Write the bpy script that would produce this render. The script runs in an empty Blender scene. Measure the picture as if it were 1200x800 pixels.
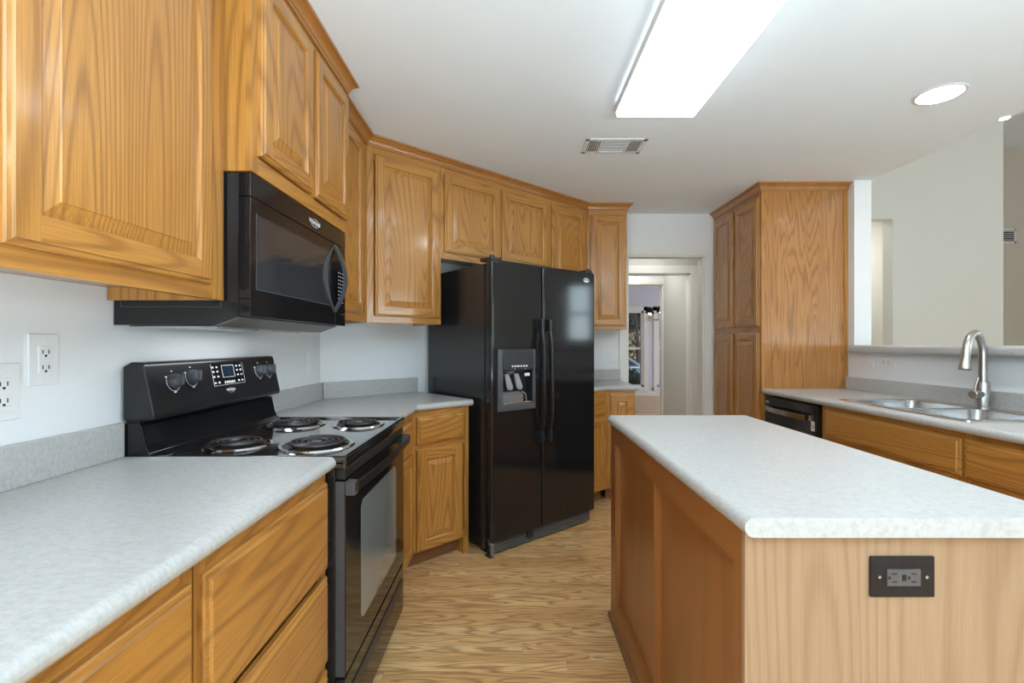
import bpy, bmesh, math, random
from mathutils import Vector, Matrix
random.seed(7)
C = bpy.context.scene
COL = C.collection
R = math.radians
PI = math.pi

# ------------------------------------------------------------------ camera
EYE = 1.245                      # camera height; the photo's vanishing point is at (600, 403)
cam_d = bpy.data.cameras.new('camera')
cam = bpy.data.objects.new('camera', cam_d)
COL.objects.link(cam)
cam.location = (0, 0, EYE)
cam.rotation_euler = (R(90), 0, 0)
cam_d.sensor_width = 36.0
cam_d.lens = 560.0 / 1200.0 * 36.0
cam_d.shift_y = 3.0 / 1200.0
cam_d.clip_start = 0.02
cam_d.clip_end = 300
C.camera = cam

# ------------------------------------------------------------------ view, world, lights
C.view_settings.view_transform = 'Standard'
C.view_settings.look = 'None'
C.view_settings.gamma = 1.0
C.view_settings.use_curve_mapping = False
C.view_settings.exposure = 0.47
C.cycles.use_denoising = True
C.cycles.max_bounces = 10
C.cycles.diffuse_bounces = 6
C.cycles.glossy_bounces = 5
C.cycles.sample_clamp_indirect = 6.0
C.cycles.caustics_reflective = False
C.cycles.caustics_refractive = False

world = bpy.data.worlds.new('daylight')
C.world = world
world.use_nodes = True
wn = world.node_tree
bg = wn.nodes['Background']
sky = wn.nodes.new('ShaderNodeTexSky')
sky.sky_type = 'NISHITA'
sky.sun_disc = False
sky.sun_elevation = R(40)
sky.sun_rotation = R(120)
wn.links.new(sky.outputs[0], bg.inputs[0])
bg.inputs[1].default_value = 0.08


def area_light(name, loc, rot, sx, sy, power, color=(1, 1, 1)):
    d = bpy.data.lights.new(name, 'AREA')
    d.shape = 'RECTANGLE'
    d.size = sx
    d.size_y = sy
    d.energy = power
    d.color = color
    o = bpy.data.objects.new(name, d)
    o.location = loc
    o.rotation_euler = rot
    COL.objects.link(o)
    return o


DAY = (0.69, 0.88, 1.0)
# daylight in the windows, partly thrown upwards by the ground; fill lamps are added
area_light('added_ceiling_fill', (0.6, -1.3, 0.80), (R(180), 0, 0), 2.4, 1.0, 195, DAY)  # added lamp facing up behind the camera, brightens the ceiling; no window here
area_light('daylight_rear_living', (5.6, -2.95, 1.25), (R(150), 0, 0), 2.5, 1.0, 18, DAY)
area_light('daylight_side_living', (7.56, 2.9, 1.92), (R(95), 0, R(90)), 0.48, 1.15, 10, DAY)
area_light('added_side_fill', (7.56, -0.8, 1.55), (R(98), 0, R(90)), 2.7, 1.5, 75, DAY)  # added lamp in an unseen window, brightens the left wall
area_light('added_dining_fill', (6.05, 9.0, 1.4), (R(90), 0, R(90)), 3.0, 1.9, 46, (0.74, 0.85, 1.0))  # unseen lamp added to brighten the dining room
area_light('added_hall_fill', (1.5, 5.0, 2.42), (0, 0, 0), 0.4, 0.4, 4, (1.0, 0.97, 0.92))  # added fill for the hall, no known fixture
area_light('added_passage_fill', (1.5, 6.05, 2.42), (0, 0, 0), 0.4, 0.4, 5, (1.0, 0.98, 0.95))  # fill added to lighten the passage walls, no known fixture
area_light('added_hallway_fill', (3.6, 5.1, 2.72), (0, 0, 0), 0.5, 0.5, 14, (1.0, 0.98, 0.95))  # added fill, lightens the hallway behind the cream wall
area_light('added_cooktop_fill', (-0.95, 1.78, 1.2925), (0, 0, R(90)), 0.5, 0.10, 0.9, (0.92, 0.97, 1.0))  # fill added under the microwave to lift the dark wall behind the stove
area_light('added_sink_fill', (2.05, 0.9, 2.43), (0, 0, 0), 0.17, 0.17, 6, (1.0, 0.98, 0.96))  # out-of-view lamp added to brighten the sink counter
SUN = bpy.data.lights.new('sun', 'SUN')
SUN.energy = 2.2
SUN.angle = R(2)
SUN.color = (1.0, 0.95, 0.88)
sun_o = bpy.data.objects.new('sun', SUN)
sun_o.rotation_euler = (R(38), 0, R(-38))
COL.objects.link(sun_o)
sun_o.rotation_euler = (R(45), R(10), R(20))
LAMP_STRENGTH = 3.9              # the fluorescent ceiling fixture
SPOT_STRENGTH = 60.0              # the recessed ceiling light and the small glint disc


# ------------------------------------------------------------------ materials
def srgb(r, g, b):
    def f(c):
        c /= 255.0
        return c / 12.92 if c <= 0.04045 else ((c + 0.055) / 1.055) ** 2.4
    return (f(r), f(g), f(b), 1.0)


def new_mat(name):
    m = bpy.data.materials.new(name)
    m.use_nodes = True
    nt = m.node_tree
    return m, nt, nt.nodes['Principled BSDF']


def N(nt, typ, **kw):
    n = nt.nodes.new(typ)
    for k, v in kw.items():
        setattr(n, k, v)
    return n


def math_node(nt, op, a, b=None):
    n = N(nt, 'ShaderNodeMath', operation=op)
    for i, v in enumerate((a, b)):
        if v is None:
            continue
        if isinstance(v, (int, float)):
            n.inputs[i].default_value = v
        else:
            nt.links.new(v, n.inputs[i])
    return n.outputs[0]


def ramp(nt, fac, stops):
    r = N(nt, 'ShaderNodeValToRGB')
    els = r.color_ramp.elements
    while len(els) < len(stops):
        els.new(0.5)
    for e, (p, c) in zip(els, stops):
        e.position = p
        e.color = c
    nt.links.new(fac, r.inputs[0])
    return r.outputs[0]


def mixc(nt, fac, a, b, blend='MIX'):
    n = N(nt, 'ShaderNodeMix', data_type='RGBA', blend_type=blend)
    for sock, v in ((n.inputs[0], fac), (n.inputs[6], a), (n.inputs[7], b)):
        if isinstance(v, (int, float)):
            sock.default_value = v
        elif isinstance(v, tuple):
            sock.default_value = v
        else:
            nt.links.new(v, sock)
    return n.outputs[2]


def bump(nt, bsdf, height, strength, dist=0.002):
    b = N(nt, 'ShaderNodeBump')
    b.inputs['Strength'].default_value = strength
    b.inputs['Distance'].default_value = dist
    nt.links.new(height, b.inputs['Height'])
    nt.links.new(b.outputs[0], bsdf.inputs['Normal'])


def plain(name, col, rough=0.5, metal=0.0, coat=0.0, spec=0.5, noise=0.03, scale=40.0):
    """a paint, plastic or metal with a faint procedural mottling"""
    m, nt, b = new_mat(name)
    tc = N(nt, 'ShaderNodeTexCoord')
    nz = N(nt, 'ShaderNodeTexNoise')
    nz.inputs['Scale'].default_value = scale
    nz.inputs['Detail'].default_value = 3
    nt.links.new(tc.outputs['Object'], nz.inputs['Vector'])
    d = tuple(max(0.0, c * (1 - noise)) for c in col[:3]) + (1,)
    l = tuple(min(1.0, c * (1 + noise)) for c in col[:3]) + (1,)
    nt.links.new(ramp(nt, nz.outputs['Fac'], [(0.3, d), (0.7, l)]), b.inputs['Base Color'])
    b.inputs['Roughness'].default_value = rough
    b.inputs['Metallic'].default_value = metal
    b.inputs['Coat Weight'].default_value = coat
    b.inputs['Coat Roughness'].default_value = 0.08
    b.inputs['Specular IOR Level'].default_value = spec
    return m


def oak(name, axis, light, mid, dark, rough=0.38, coat=0.6, k=230.0, contrast=0.8, detail=1.2):
    """varnished oak: contour lines of a stretched noise give the cathedral grain"""
    m, nt, b = new_mat(name)
    tc = N(nt, 'ShaderNodeTexCoord')
    oi = N(nt, 'ShaderNodeObjectInfo')
    off = N(nt, 'ShaderNodeVectorMath', operation='SCALE')
    off.inputs[0].default_value = (17.0, 9.0, 23.0)
    nt.links.new(oi.outputs['Random'], off.inputs['Scale'])
    add = N(nt, 'ShaderNodeVectorMath', operation='ADD')
    nt.links.new(tc.outputs['Object'], add.inputs[0])
    nt.links.new(off.outputs[0], add.inputs[1])
    st = {'x': (0.10, 1, 1), 'y': (1, 0.10, 1), 'z': (1, 1, 0.10)}[axis]
    mp = N(nt, 'ShaderNodeMapping')
    mp.inputs['Scale'].default_value = st
    nt.links.new(add.outputs[0], mp.inputs['Vector'])
    n1 = N(nt, 'ShaderNodeTexNoise')
    n1.inputs['Scale'].default_value = 3.6
    n1.inputs['Detail'].default_value = detail
    n1.inputs['Roughness'].default_value = 0.4
    nt.links.new(mp.outputs[0], n1.inputs['Vector'])
    s = math_node(nt, 'SINE', math_node(nt, 'MULTIPLY', n1.outputs['Fac'], k))
    band = math_node(nt, 'POWER', math_node(nt, 'ADD', math_node(nt, 'MULTIPLY', s, 0.5), 0.5), 3.0)
    st2 = {'x': (0.02, 1, 1), 'y': (1, 0.02, 1), 'z': (1, 1, 0.02)}[axis]
    mp2 = N(nt, 'ShaderNodeMapping')
    mp2.inputs['Scale'].default_value = st2
    nt.links.new(add.outputs[0], mp2.inputs['Vector'])
    n2 = N(nt, 'ShaderNodeTexNoise')
    n2.inputs['Scale'].default_value = 330
    n2.inputs['Detail'].default_value = 4
    nt.links.new(mp2.outputs[0], n2.inputs['Vector'])
    pores = ramp(nt, n2.outputs['Fac'], [(0.36, (0, 0, 0, 1)), (0.62, (1, 1, 1, 1))])
    n3 = N(nt, 'ShaderNodeTexNoise')
    n3.inputs['Scale'].default_value = 5
    nt.links.new(mp.outputs[0], n3.inputs['Vector'])
    base = mixc(nt, n3.outputs['Fac'], light, mid)
    c1 = mixc(nt, math_node(nt, 'MULTIPLY', band, contrast * 0.6), base, dark)
    c2 = mixc(nt, math_node(nt, 'MULTIPLY', math_node(nt, 'SUBTRACT', 1.0, pores), 0.38 * contrast), c1, dark)
    nt.links.new(c2, b.inputs['Base Color'])
    b.inputs['Roughness'].default_value = rough
    b.inputs['Coat Weight'].default_value = coat
    b.inputs['Coat Roughness'].default_value = 0.13
    bump(nt, b, pores, 0.10, 0.001)
    return m


OL, OM, OD = srgb(202, 146, 72), srgb(182, 123, 52), srgb(116, 70, 27)
M = {}
M['oak_v'] = oak('oak_upright_grain', 'z', OL, OM, OD)
M['oak_h'] = oak('oak_level_grain', 'x', OL, OM, OD)
M['oak_hy'] = oak('oak_level_grain_depth', 'y', OL, OM, OD)
M['oak_panel'] = oak('oak_panel_veneer', 'z', srgb(196, 138, 74), srgb(178, 120, 58), srgb(118, 70, 32), rough=0.3, k=300, contrast=0.85, detail=3.2)
M['oak_pale'] = oak('oak_pale_unstained', 'z', srgb(178, 148, 118), srgb(168, 137, 106), srgb(136, 103, 72), rough=0.5, coat=0.05, k=150, contrast=0.62)
M['oak_island'] = oak('oak_island_stain', 'z', srgb(162, 106, 56), srgb(146, 92, 46), srgb(118, 72, 34), rough=0.35, coat=0.2, k=60, contrast=0.5)
M['oak_trim'] = oak('oak_molding', 'x', srgb(182, 124, 62), srgb(168, 110, 52), srgb(118, 72, 32), k=40, contrast=0.35)
M['oak_island_h'] = oak('oak_island_rail', 'y', srgb(162, 106, 56), srgb(146, 92, 46), srgb(118, 72, 34), rough=0.35, coat=0.2, k=60, contrast=0.5)
M['oak_kick'] = oak('oak_kick_board', 'x', srgb(150, 108, 72), srgb(130, 90, 58), srgb(90, 60, 38), rough=0.55, coat=0.0, k=60, contrast=0.5)


def floor_mat():
    m, nt, b = new_mat('oak_strip_floor')
    tc = N(nt, 'ShaderNodeTexCoord')
    sh = N(nt, 'ShaderNodeVectorMath', operation='ADD')
    sh.inputs[1].default_value = (40.3, 40.02, 0)
    nt.links.new(tc.outputs['Object'], sh.inputs[0])
    sep = N(nt, 'ShaderNodeSeparateXYZ')
    nt.links.new(sh.outputs[0], sep.inputs[0])
    yy = math_node(nt, 'DIVIDE', sep.outputs[1], 0.057)
    row = math_node(nt, 'FLOOR', yy)
    wn1 = N(nt, 'ShaderNodeTexWhiteNoise', noise_dimensions='1D')
    nt.links.new(row, wn1.inputs['W'])
    xx = math_node(nt, 'ADD', math_node(nt, 'DIVIDE', sep.outputs[0], 0.95), math_node(nt, 'MULTIPLY', wn1.outputs['Value'], 7.3))
    idx = math_node(nt, 'FLOOR', xx)
    cid = N(nt, 'ShaderNodeCombineXYZ')
    nt.links.new(row, cid.inputs[0])
    nt.links.new(idx, cid.inputs[1])
    wn2 = N(nt, 'ShaderNodeTexWhiteNoise', noise_dimensions='2D')
    nt.links.new(cid.outputs[0], wn2.inputs['Vector'])
    rnd_out = wn2.outputs['Value']
    seam = math_node(nt, 'MAXIMUM', math_node(nt, 'LESS_THAN', math_node(nt, 'FRACT', yy), 0.022), math_node(nt, 'LESS_THAN', math_node(nt, 'FRACT', xx), 0.0016))
    cmb = N(nt, 'ShaderNodeCombineXYZ')
    nt.links.new(math_node(nt, 'MULTIPLY', sep.outputs[0], 0.12), cmb.inputs[0])
    nt.links.new(sep.outputs[1], cmb.inputs[1])
    nt.links.new(math_node(nt, 'MULTIPLY', rnd_out, 31.0), cmb.inputs[2])
    n1 = N(nt, 'ShaderNodeTexNoise')
    n1.inputs['Scale'].default_value = 11.0
    n1.inputs['Detail'].default_value = 1.8
    nt.links.new(cmb.outputs[0], n1.inputs['Vector'])
    s = math_node(nt, 'SINE', math_node(nt, 'MULTIPLY', n1.outputs['Fac'], 85.0))
    band = math_node(nt, 'POWER', math_node(nt, 'ADD', math_node(nt, 'MULTIPLY', s, 0.5), 0.5), 3.2)
    cmb2 = N(nt, 'ShaderNodeCombineXYZ')
    nt.links.new(math_node(nt, 'MULTIPLY', sep.outputs[0], 0.04), cmb2.inputs[0])
    nt.links.new(sep.outputs[1], cmb2.inputs[1])
    n2 = N(nt, 'ShaderNodeTexNoise')
    n2.inputs['Scale'].default_value = 240
    n2.inputs['Detail'].default_value = 3
    nt.links.new(cmb2.outputs[0], n2.inputs['Vector'])
    base = mixc(nt, rnd_out, srgb(250, 210, 150), srgb(226, 176, 116))
    c1 = mixc(nt, math_node(nt, 'MULTIPLY', band, 0.64), base, srgb(146, 92, 46))
    pores = ramp(nt, n2.outputs['Fac'], [(0.35, (1, 1, 1, 1)), (0.6, (0, 0, 0, 1))])
    c2 = mixc(nt, math_node(nt, 'MULTIPLY', pores, 0.42), c1, srgb(126, 82, 44))
    c3 = mixc(nt, math_node(nt, 'MULTIPLY', seam, 0.45), c2, srgb(90, 58, 32))
    nt.links.new(c3, b.inputs['Base Color'])
    b.inputs['Roughness'].default_value = 0.36
    b.inputs['Coat Weight'].default_value = 0.3
    b.inputs['Coat Roughness'].default_value = 0.2
    return m


M['floor'] = floor_mat()


def laminate():
    m, nt, b = new_mat('mottled_white_laminate')
    tc = N(nt, 'ShaderNodeTexCoord')
    mp = N(nt, 'ShaderNodeMapping')
    mp.inputs['Scale'].default_value = (1.0, 1.7, 1.0)
    mp.inputs['Rotation'].default_value = (0, 0, 0.5)
    nt.links.new(tc.outputs['Object'], mp.inputs['Vector'])
    n1 = N(nt, 'ShaderNodeTexNoise')
    n1.inputs['Scale'].default_value = 75
    n1.inputs['Detail'].default_value = 8
    n1.inputs['Roughness'].default_value = 0.65
    nt.links.new(mp.outputs[0], n1.inputs['Vector'])
    c = ramp(nt, n1.outputs['Fac'], [(0.32, srgb(173, 173, 171)), (0.52, srgb(187, 187, 185)), (0.7, srgb(196, 196, 195))])
    nt.links.new(c, b.inputs['Base Color'])
    b.inputs['Roughness'].default_value = 0.32
    b.inputs['Specular IOR Level'].default_value = 0.4
    return m


M['laminate'] = laminate()
M['wall'] = plain('wall_paint_white', srgb(236, 239, 241), 0.7, noise=0.008, scale=6)
M['wall_cream'] = plain('wall_paint_cream', srgb(214, 211, 204), 0.7, noise=0.008, scale=6)
M['wall_grey'] = plain('wall_paint_greige', srgb(208, 209, 202), 0.7, noise=0.008, scale=6)
M['wall_tan'] = plain('wall_paint_tan', srgb(206, 196, 184), 0.7, noise=0.008, scale=6)
M['wall_lilac'] = plain('wall_paint_soft_white', srgb(218, 220, 230), 0.7, noise=0.008, scale=6)
M['ceil'] = plain('ceiling_paint', srgb(236, 244, 251), 0.8, noise=0.008, scale=5)
M['trim'] = plain('trim_paint', srgb(236, 236, 232), 0.4, noise=0.005, scale=6)
M['black'] = plain('black_gloss_enamel', (0.010, 0.010, 0.011, 1), 0.09, spec=0.5, noise=0.05)
M['black_enamel'] = plain('black_cooktop_enamel', (0.012, 0.012, 0.013, 1), 0.07, coat=1.0, spec=0.8, noise=0.05)
M['black_side'] = plain('black_pebbled_steel', (0.016, 0.016, 0.018, 1), 0.24, spec=0.6, noise=0.25, scale=400)
M['black_matte'] = plain('black_plastic', (0.016, 0.017, 0.02, 1), 0.38, noise=0.1)
M['grey_plastic'] = plain('grey_plastic', (0.07, 0.075, 0.085, 1), 0.35, noise=0.06)
M['grey_mid'] = plain('mid_grey_plastic', (0.16, 0.15, 0.145, 1), 0.35, noise=0.06)
M['grey_pale'] = plain('pale_grey_plastic', (0.30, 0.31, 0.33, 1), 0.3, noise=0.06)
M['black_console'] = plain('black_console', (0.012, 0.012, 0.013, 1), 0.28, noise=0.1)
M['oven_glass'] = plain('oven_window_glass', (0.20, 0.225, 0.22, 1), 0.12, coat=0.6, noise=0.05, scale=6)
M['micro_glass'] = plain('microwave_window_glass', (0.035, 0.037, 0.042, 1), 0.06, coat=0.5, noise=0.05, scale=6)
M['steel'] = plain('stainless_steel', (0.60, 0.60, 0.60, 1), 0.22, metal=1.0, noise=0.05, scale=90)
M['nickel'] = plain('brushed_nickel', (0.50, 0.49, 0.47, 1), 0.28, metal=1.0, noise=0.05, scale=120)
M['chrome'] = plain('chrome', (0.62, 0.63, 0.64, 1), 0.12, metal=1.0, noise=0.02)
M['dark_steel'] = plain('black_stainless', (0.42, 0.40, 0.39, 1), 0.18, metal=1.0, noise=0.05)
M['coil'] = plain('burner_coil', (0.055, 0.05, 0.05, 1), 0.35, metal=0.6, noise=0.2)
M['pan'] = plain('burner_drip_pan', (0.10, 0.09, 0.088, 1), 0.16, metal=0.9, noise=0.1)
M['plate_white'] = plain('white_plate_plastic', srgb(236, 237, 238), 0.35, noise=0.006)
M['slot'] = plain('dark_slot', (0.02, 0.02, 0.02, 1), 0.6)
M['bronze'] = plain('dark_bronze_plate', (0.042, 0.042, 0.052, 1), 0.28, metal=0.75, noise=0.08, scale=60)
M['bronze_outlet'] = plain('dark_outlet_plastic', (0.10, 0.095, 0.10, 1), 0.3, noise=0.1)
M['mark'] = plain('white_marking', (0.75, 0.75, 0.76, 1), 0.5, noise=0.02)
M['display'] = plain('dark_blue_display', (0.012, 0.03, 0.05, 1), 0.1, noise=0.1)
M['vent_dark'] = plain('vent_dark', (0.06, 0.06, 0.06, 1), 0.7)
M['vent'] = plain('vent_white_enamel', srgb(222, 222, 222), 0.45, noise=0.01)
M['shade'] = plain('black_lampshade', (0.018, 0.014, 0.012, 1), 0.8, noise=0.1)
M['crystal'] = plain('crystal_beads', (0.80, 0.76, 0.66, 1), 0.12, coat=0.5, noise=0.05)
M['brass'] = plain('aged_brass', (0.45, 0.34, 0.18, 1), 0.35, metal=0.9, noise=0.05)
M['leaf_dark'] = plain('dark_leaves', srgb(52, 66, 44), 0.7, noise=0.5, scale=14)
M['leaf_pale'] = plain('pale_dry_leaves', srgb(190, 176, 140), 0.8, noise=0.3, scale=12)
M['bark'] = plain('bark', srgb(72, 62, 56), 0.9, noise=0.3, scale=20)
M['lawn'] = plain('lawn', srgb(120, 122, 88), 0.95, noise=0.3, scale=3)
M['asphalt'] = plain('asphalt', srgb(126, 126, 128), 0.9, noise=0.1, scale=8)
M['car_paint'] = plain('silver_blue_car_paint', srgb(142, 162, 178), 0.2, metal=0.4, coat=0.8, noise=0.03)
M['car_glass'] = plain('tinted_car_glass', (0.03, 0.045, 0.055, 1), 0.06, coat=0.5, noise=0.05)
M['rubber'] = plain('tyre_rubber', (0.02, 0.02, 0.02, 1), 0.8, noise=0.1)
M['house_wall'] = plain('house_siding', srgb(176, 170, 164), 0.8, noise=0.04, scale=5)
M['house_roof'] = plain('roof_shingles', srgb(96, 98, 108), 0.9, noise=0.2, scale=8)


def emit(name, col, strength):
    m, nt, b = new_mat(name)
    tc = N(nt, 'ShaderNodeTexCoord')
    nz = N(nt, 'ShaderNodeTexNoise')
    nz.inputs['Scale'].default_value = 60
    nt.links.new(tc.outputs['Object'], nz.inputs['Vector'])
    c = ramp(nt, nz.outputs['Fac'], [(0.3, tuple(v * 0.97 for v in col[:3]) + (1,)), (0.7, col)])
    nt.links.new(c, b.inputs['Emission Color'])
    b.inputs['Base Color'].default_value = (0.8, 0.8, 0.8, 1)
    b.inputs['Emission Strength'].default_value = strength
    return m


M['lamp'] = emit('fluorescent_diffuser', (0.80, 0.92, 1.0, 1), LAMP_STRENGTH)
M['spot'] = emit('recessed_lamp_lens', (1.0, 0.98, 0.95, 1), SPOT_STRENGTH)
M['flame'] = emit('candle_bulb', (1.0, 0.78, 0.45, 1), 22.0)


def glass_mat():
    m, nt, b = new_mat('window_glass')
    nt.nodes.remove(b)
    out = nt.nodes['Material Output']
    tr = N(nt, 'ShaderNodeBsdfTransparent')
    tr.inputs[0].default_value = (0.93, 0.96, 0.96, 1)
    gl = N(nt, 'ShaderNodeBsdfGlossy')
    gl.inputs['Roughness'].default_value = 0.02
    fr = N(nt, 'ShaderNodeFresnel')
    fr.inputs[0].default_value = 1.45
    mx = N(nt, 'ShaderNodeMixShader')
    nt.links.new(fr.outputs[0], mx.inputs[0])
    nt.links.new(tr.outputs[0], mx.inputs[1])
    nt.links.new(gl.outputs[0], mx.inputs[2])
    nt.links.new(mx.outputs[0], out.inputs[0])
    return m


M['glass'] = glass_mat()


# ------------------------------------------------------------------ mesh helpers
class MB:
    """collects shapes into one mesh; materials are given by key"""

    def __init__(self):
        self.bm = bmesh.new()
        self.mark = self.bm.faces.layers.int.new('done')
        self.keys = []
        self.bev = False

    def _mat(self, key):
        if key not in self.keys:
            self.keys.append(key)
        i = self.keys.index(key)
        for f in self.bm.faces:
            if not f[self.mark]:
                f.material_index = i
                f[self.mark] = 1

    def box(self, a, b, key, bev=0.0, seg=2):
        a, b = [min(p, q) for p, q in zip(a, b)], [max(p, q) for p, q in zip(a, b)]
        mat = Matrix.Translation([(p + q) / 2 for p, q in zip(a, b)]) @ Matrix.Diagonal([q - p for p, q in zip(a, b)] + [1])
        r = bmesh.ops.create_cube(self.bm, size=1.0, matrix=mat)
        if bev > 0:
            self.bev = True
            es = list({e for v in r['verts'] for e in v.link_edges})
            bmesh.ops.bevel(self.bm, geom=es, offset=bev, segments=seg, affect='EDGES', profile=0.5)
        self._mat(key)
        return self

    def faces(self, verts, faces, key):
        vs = [self.bm.verts.new(v) for v in verts]
        for f in faces:
            try:
                self.bm.faces.new([vs[i] for i in f])
            except ValueError:
                pass
        self._mat(key)
        return self

    def prism(self, pts, axis, a0, a1, key, bev=0.0, seg=2, which=None):
        """closed outline extruded along an axis; for 'x' pts are (y, z), for 'y' (x, z), for 'z' (x, y)"""
        def p3(p, a):
            return {'x': (a, p[0], p[1]), 'y': (p[0], a, p[1]), 'z': (p[0], p[1], a)}[axis]
        n = len(pts)
        v0 = [self.bm.verts.new(p3(p, a0)) for p in pts]
        v1 = [self.bm.verts.new(p3(p, a1)) for p in pts]
        fs = [self.bm.faces.new(v0), self.bm.faces.new(v1[::-1])]
        for i in range(n):
            j = (i + 1) % n
            fs.append(self.bm.faces.new((v0[i], v1[i], v1[j], v0[j])))
        bmesh.ops.recalc_face_normals(self.bm, faces=fs)
        if bev > 0:
            self.bev = True
            es = set()
            if which is None:
                es = {e for f in fs for e in f.edges}
            else:
                for i in which:
                    j = (i + 1) % n
                    for vv in (v0, v1):
                        e = self.bm.edges.get((vv[i], vv[j]))
                        if e:
                            es.add(e)
            bmesh.ops.bevel(self.bm, geom=list(es), offset=bev, segments=seg, affect='EDGES', profile=0.5)
        self._mat(key)
        return self

    def tube(self, pts, r, key, seg=12, cap=True, closed=False):
        pts = [Vector(p) for p in pts]
        n = len(pts)
        rr = r if isinstance(r, (list, tuple)) else [r] * n
        rings = []
        up = None
        for i, p in enumerate(pts):
            if closed:
                t = (pts[(i + 1) % n] - pts[i - 1]).normalized()
            else:
                t = (pts[min(i + 1, n - 1)] - pts[max(i - 1, 0)]).normalized()
            if up is None:
                up = t.orthogonal().normalized()
            up = (up - t * up.dot(t))
            if up.length < 1e-6:
                up = t.orthogonal()
            up.normalize()
            sd = t.cross(up)
            rings.append([self.bm.verts.new(p + (up * math.cos(2 * PI * k / seg) + sd * math.sin(2 * PI * k / seg)) * rr[i]) for k in range(seg)])
        m = n if closed else n - 1
        for i in range(m):
            a, b = rings[i], rings[(i + 1) % n]
            for k in range(seg):
                l = (k + 1) % seg
                self.bm.faces.new((a[k], a[l], b[l], b[k]))
        if cap and not closed:
            self.bm.faces.new(rings[0][::-1])
            self.bm.faces.new(rings[-1])
        self._mat(key)
        return self

    def lathe(self, prof, key, centre=(0, 0, 0), axis=(0, 0, 1), seg=24):
        """prof: (radius, height along axis) from one end to the other; ends are closed"""
        ax = Vector(axis).normalized()
        u = ax.orthogonal().normalized()
        w = ax.cross(u)
        c = Vector(centre)
        rings = []
        for r, h in prof:
            rings.append([self.bm.verts.new(c + ax * h + (u * math.cos(2 * PI * k / seg) + w * math.sin(2 * PI * k / seg)) * max(r, 1e-5)) for k in range(seg)])
        fs = []
        for a, b in zip(rings[:-1], rings[1:]):
            for k in range(seg):
                l = (k + 1) % seg
                fs.append(self.bm.faces.new((a[k], a[l], b[l], b[k])))
        fs.append(self.bm.faces.new(rings[0][::-1]))
        fs.append(self.bm.faces.new(rings[-1]))
        self._mat(key)
        return self

    def build(self, name, parent=None, angle=35, fix=True):
        if fix:
            bmesh.ops.recalc_face_normals(self.bm, faces=self.bm.faces[:])
        me = bpy.data.meshes.new(name)
        self.bm.faces.layers.int.remove(self.mark)
        self.bm.to_mesh(me)
        self.bm.free()
        for k in self.keys:
            me.materials.append(M[k])
        for p in me.polygons:
            p.use_smooth = True
        me.set_sharp_from_angle(angle=R(angle))
        o = bpy.data.objects.new(name, me)
        COL.objects.link(o)
        if self.bev:
            wn_ = o.modifiers.new('flat_faces', 'WEIGHTED_NORMAL')
            wn_.keep_sharp = True
        if parent is not None:
            o.parent = parent
        return o


def tag(o, label, cat, group=None, kind=None):
    o['label'] = label
    o['category'] = cat
    if group:
        o['group'] = group
    if kind:
        o['kind'] = kind
    return o


def thing(name, label, cat, loc=(0, 0, 0), rz=0.0, group=None):
    o = bpy.data.objects.new(name, None)
    COL.objects.link(o)
    o.location = loc
    o.rotation_euler = (0, 0, rz)
    o.empty_display_size = 0.1
    return tag(o, label, cat, group)


def struct(o):
    o['kind'] = 'structure'
    return o


def copy_tree(o, parent=None):
    c = o.copy()
    COL.objects.link(c)
    if parent is not None:
        c.parent = parent
    for ch in list(o.children):
        copy_tree(ch, c)
    return c


def text_mesh(name, s, size, key, parent, mat, squash=1.0):
    cu = bpy.data.curves.new(name, 'FONT')
    cu.body = s
    cu.size = size
    cu.align_x = 'CENTER'
    cu.align_y = 'CENTER'
    cu.extrude = 0.0004
    cu.resolution_u = 3
    t = bpy.data.objects.new(name, cu)
    COL.objects.link(t)
    dg = bpy.context.evaluated_depsgraph_get()
    me = bpy.data.meshes.new_from_object(t.evaluated_get(dg))
    bpy.data.objects.remove(t)
    me.transform(mat @ Matrix.Diagonal((squash, 1, 1, 1)))
    me.materials.clear()
    me.materials.append(M[key])
    o = bpy.data.objects.new(name, me)
    COL.objects.link(o)
    o.parent = parent
    return o


# text on a face that looks along local -y: letters run along +x and stand up along +z
FACE = Matrix(((1, 0, 0, 0), (0, 0, -1, 0), (0, 1, 0, 0), (0, 0, 0, 1)))


def face_at(x, y, z, lean=0.0):
    return Matrix.Translation((x, y, z)) @ Matrix.Rotation(lean, 4, 'X') @ FACE


def rect_slab(mb, x0, y0, x1, y1, z0, z1, key, round_edges=(), r=0.0185):
    """slab whose listed edges are bullnosed: 0 = y0 side, 1 = x1 side, 2 = y1 side, 3 = x0 side"""
    mb.prism([(x0, y0), (x1, y0), (x1, y1), (x0, y1)], 'z', z0, z1, key, bev=r if round_edges else 0, seg=6, which=round_edges)


def sweep(mb, prof, path, key):
    """moulding profile (outward, z) swept along a path in plan; outward is to the right of travel"""
    pts = [Vector((p[0], p[1])) for p in path]
    n = len(pts)
    nrm = []
    for i in range(n):
        def rt(a, b):
            d = (b - a).normalized()
            return Vector((d.y, -d.x))
        if i == 0:
            v = rt(pts[0], pts[1])
        elif i == n - 1:
            v = rt(pts[-2], pts[-1])
        else:
            a, b = rt(pts[i - 1], pts[i]), rt(pts[i], pts[i + 1])
            v = (a + b) / (1.0 + a.dot(b))
        nrm.append(v)
    rings = [[mb.bm.verts.new((p.x + v.x * o, p.y + v.y * o, z)) for o, z in prof] for p, v in zip(pts, nrm)]
    m = len(prof)
    for a, b in zip(rings[:-1], rings[1:]):
        for k in range(m):
            l = (k + 1) % m
            mb.bm.faces.new((a[k], a[l], b[l], b[k]))
    mb.bm.faces.new(rings[0])
    mb.bm.faces.new(rings[-1][::-1])
    mb._mat(key)


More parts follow.
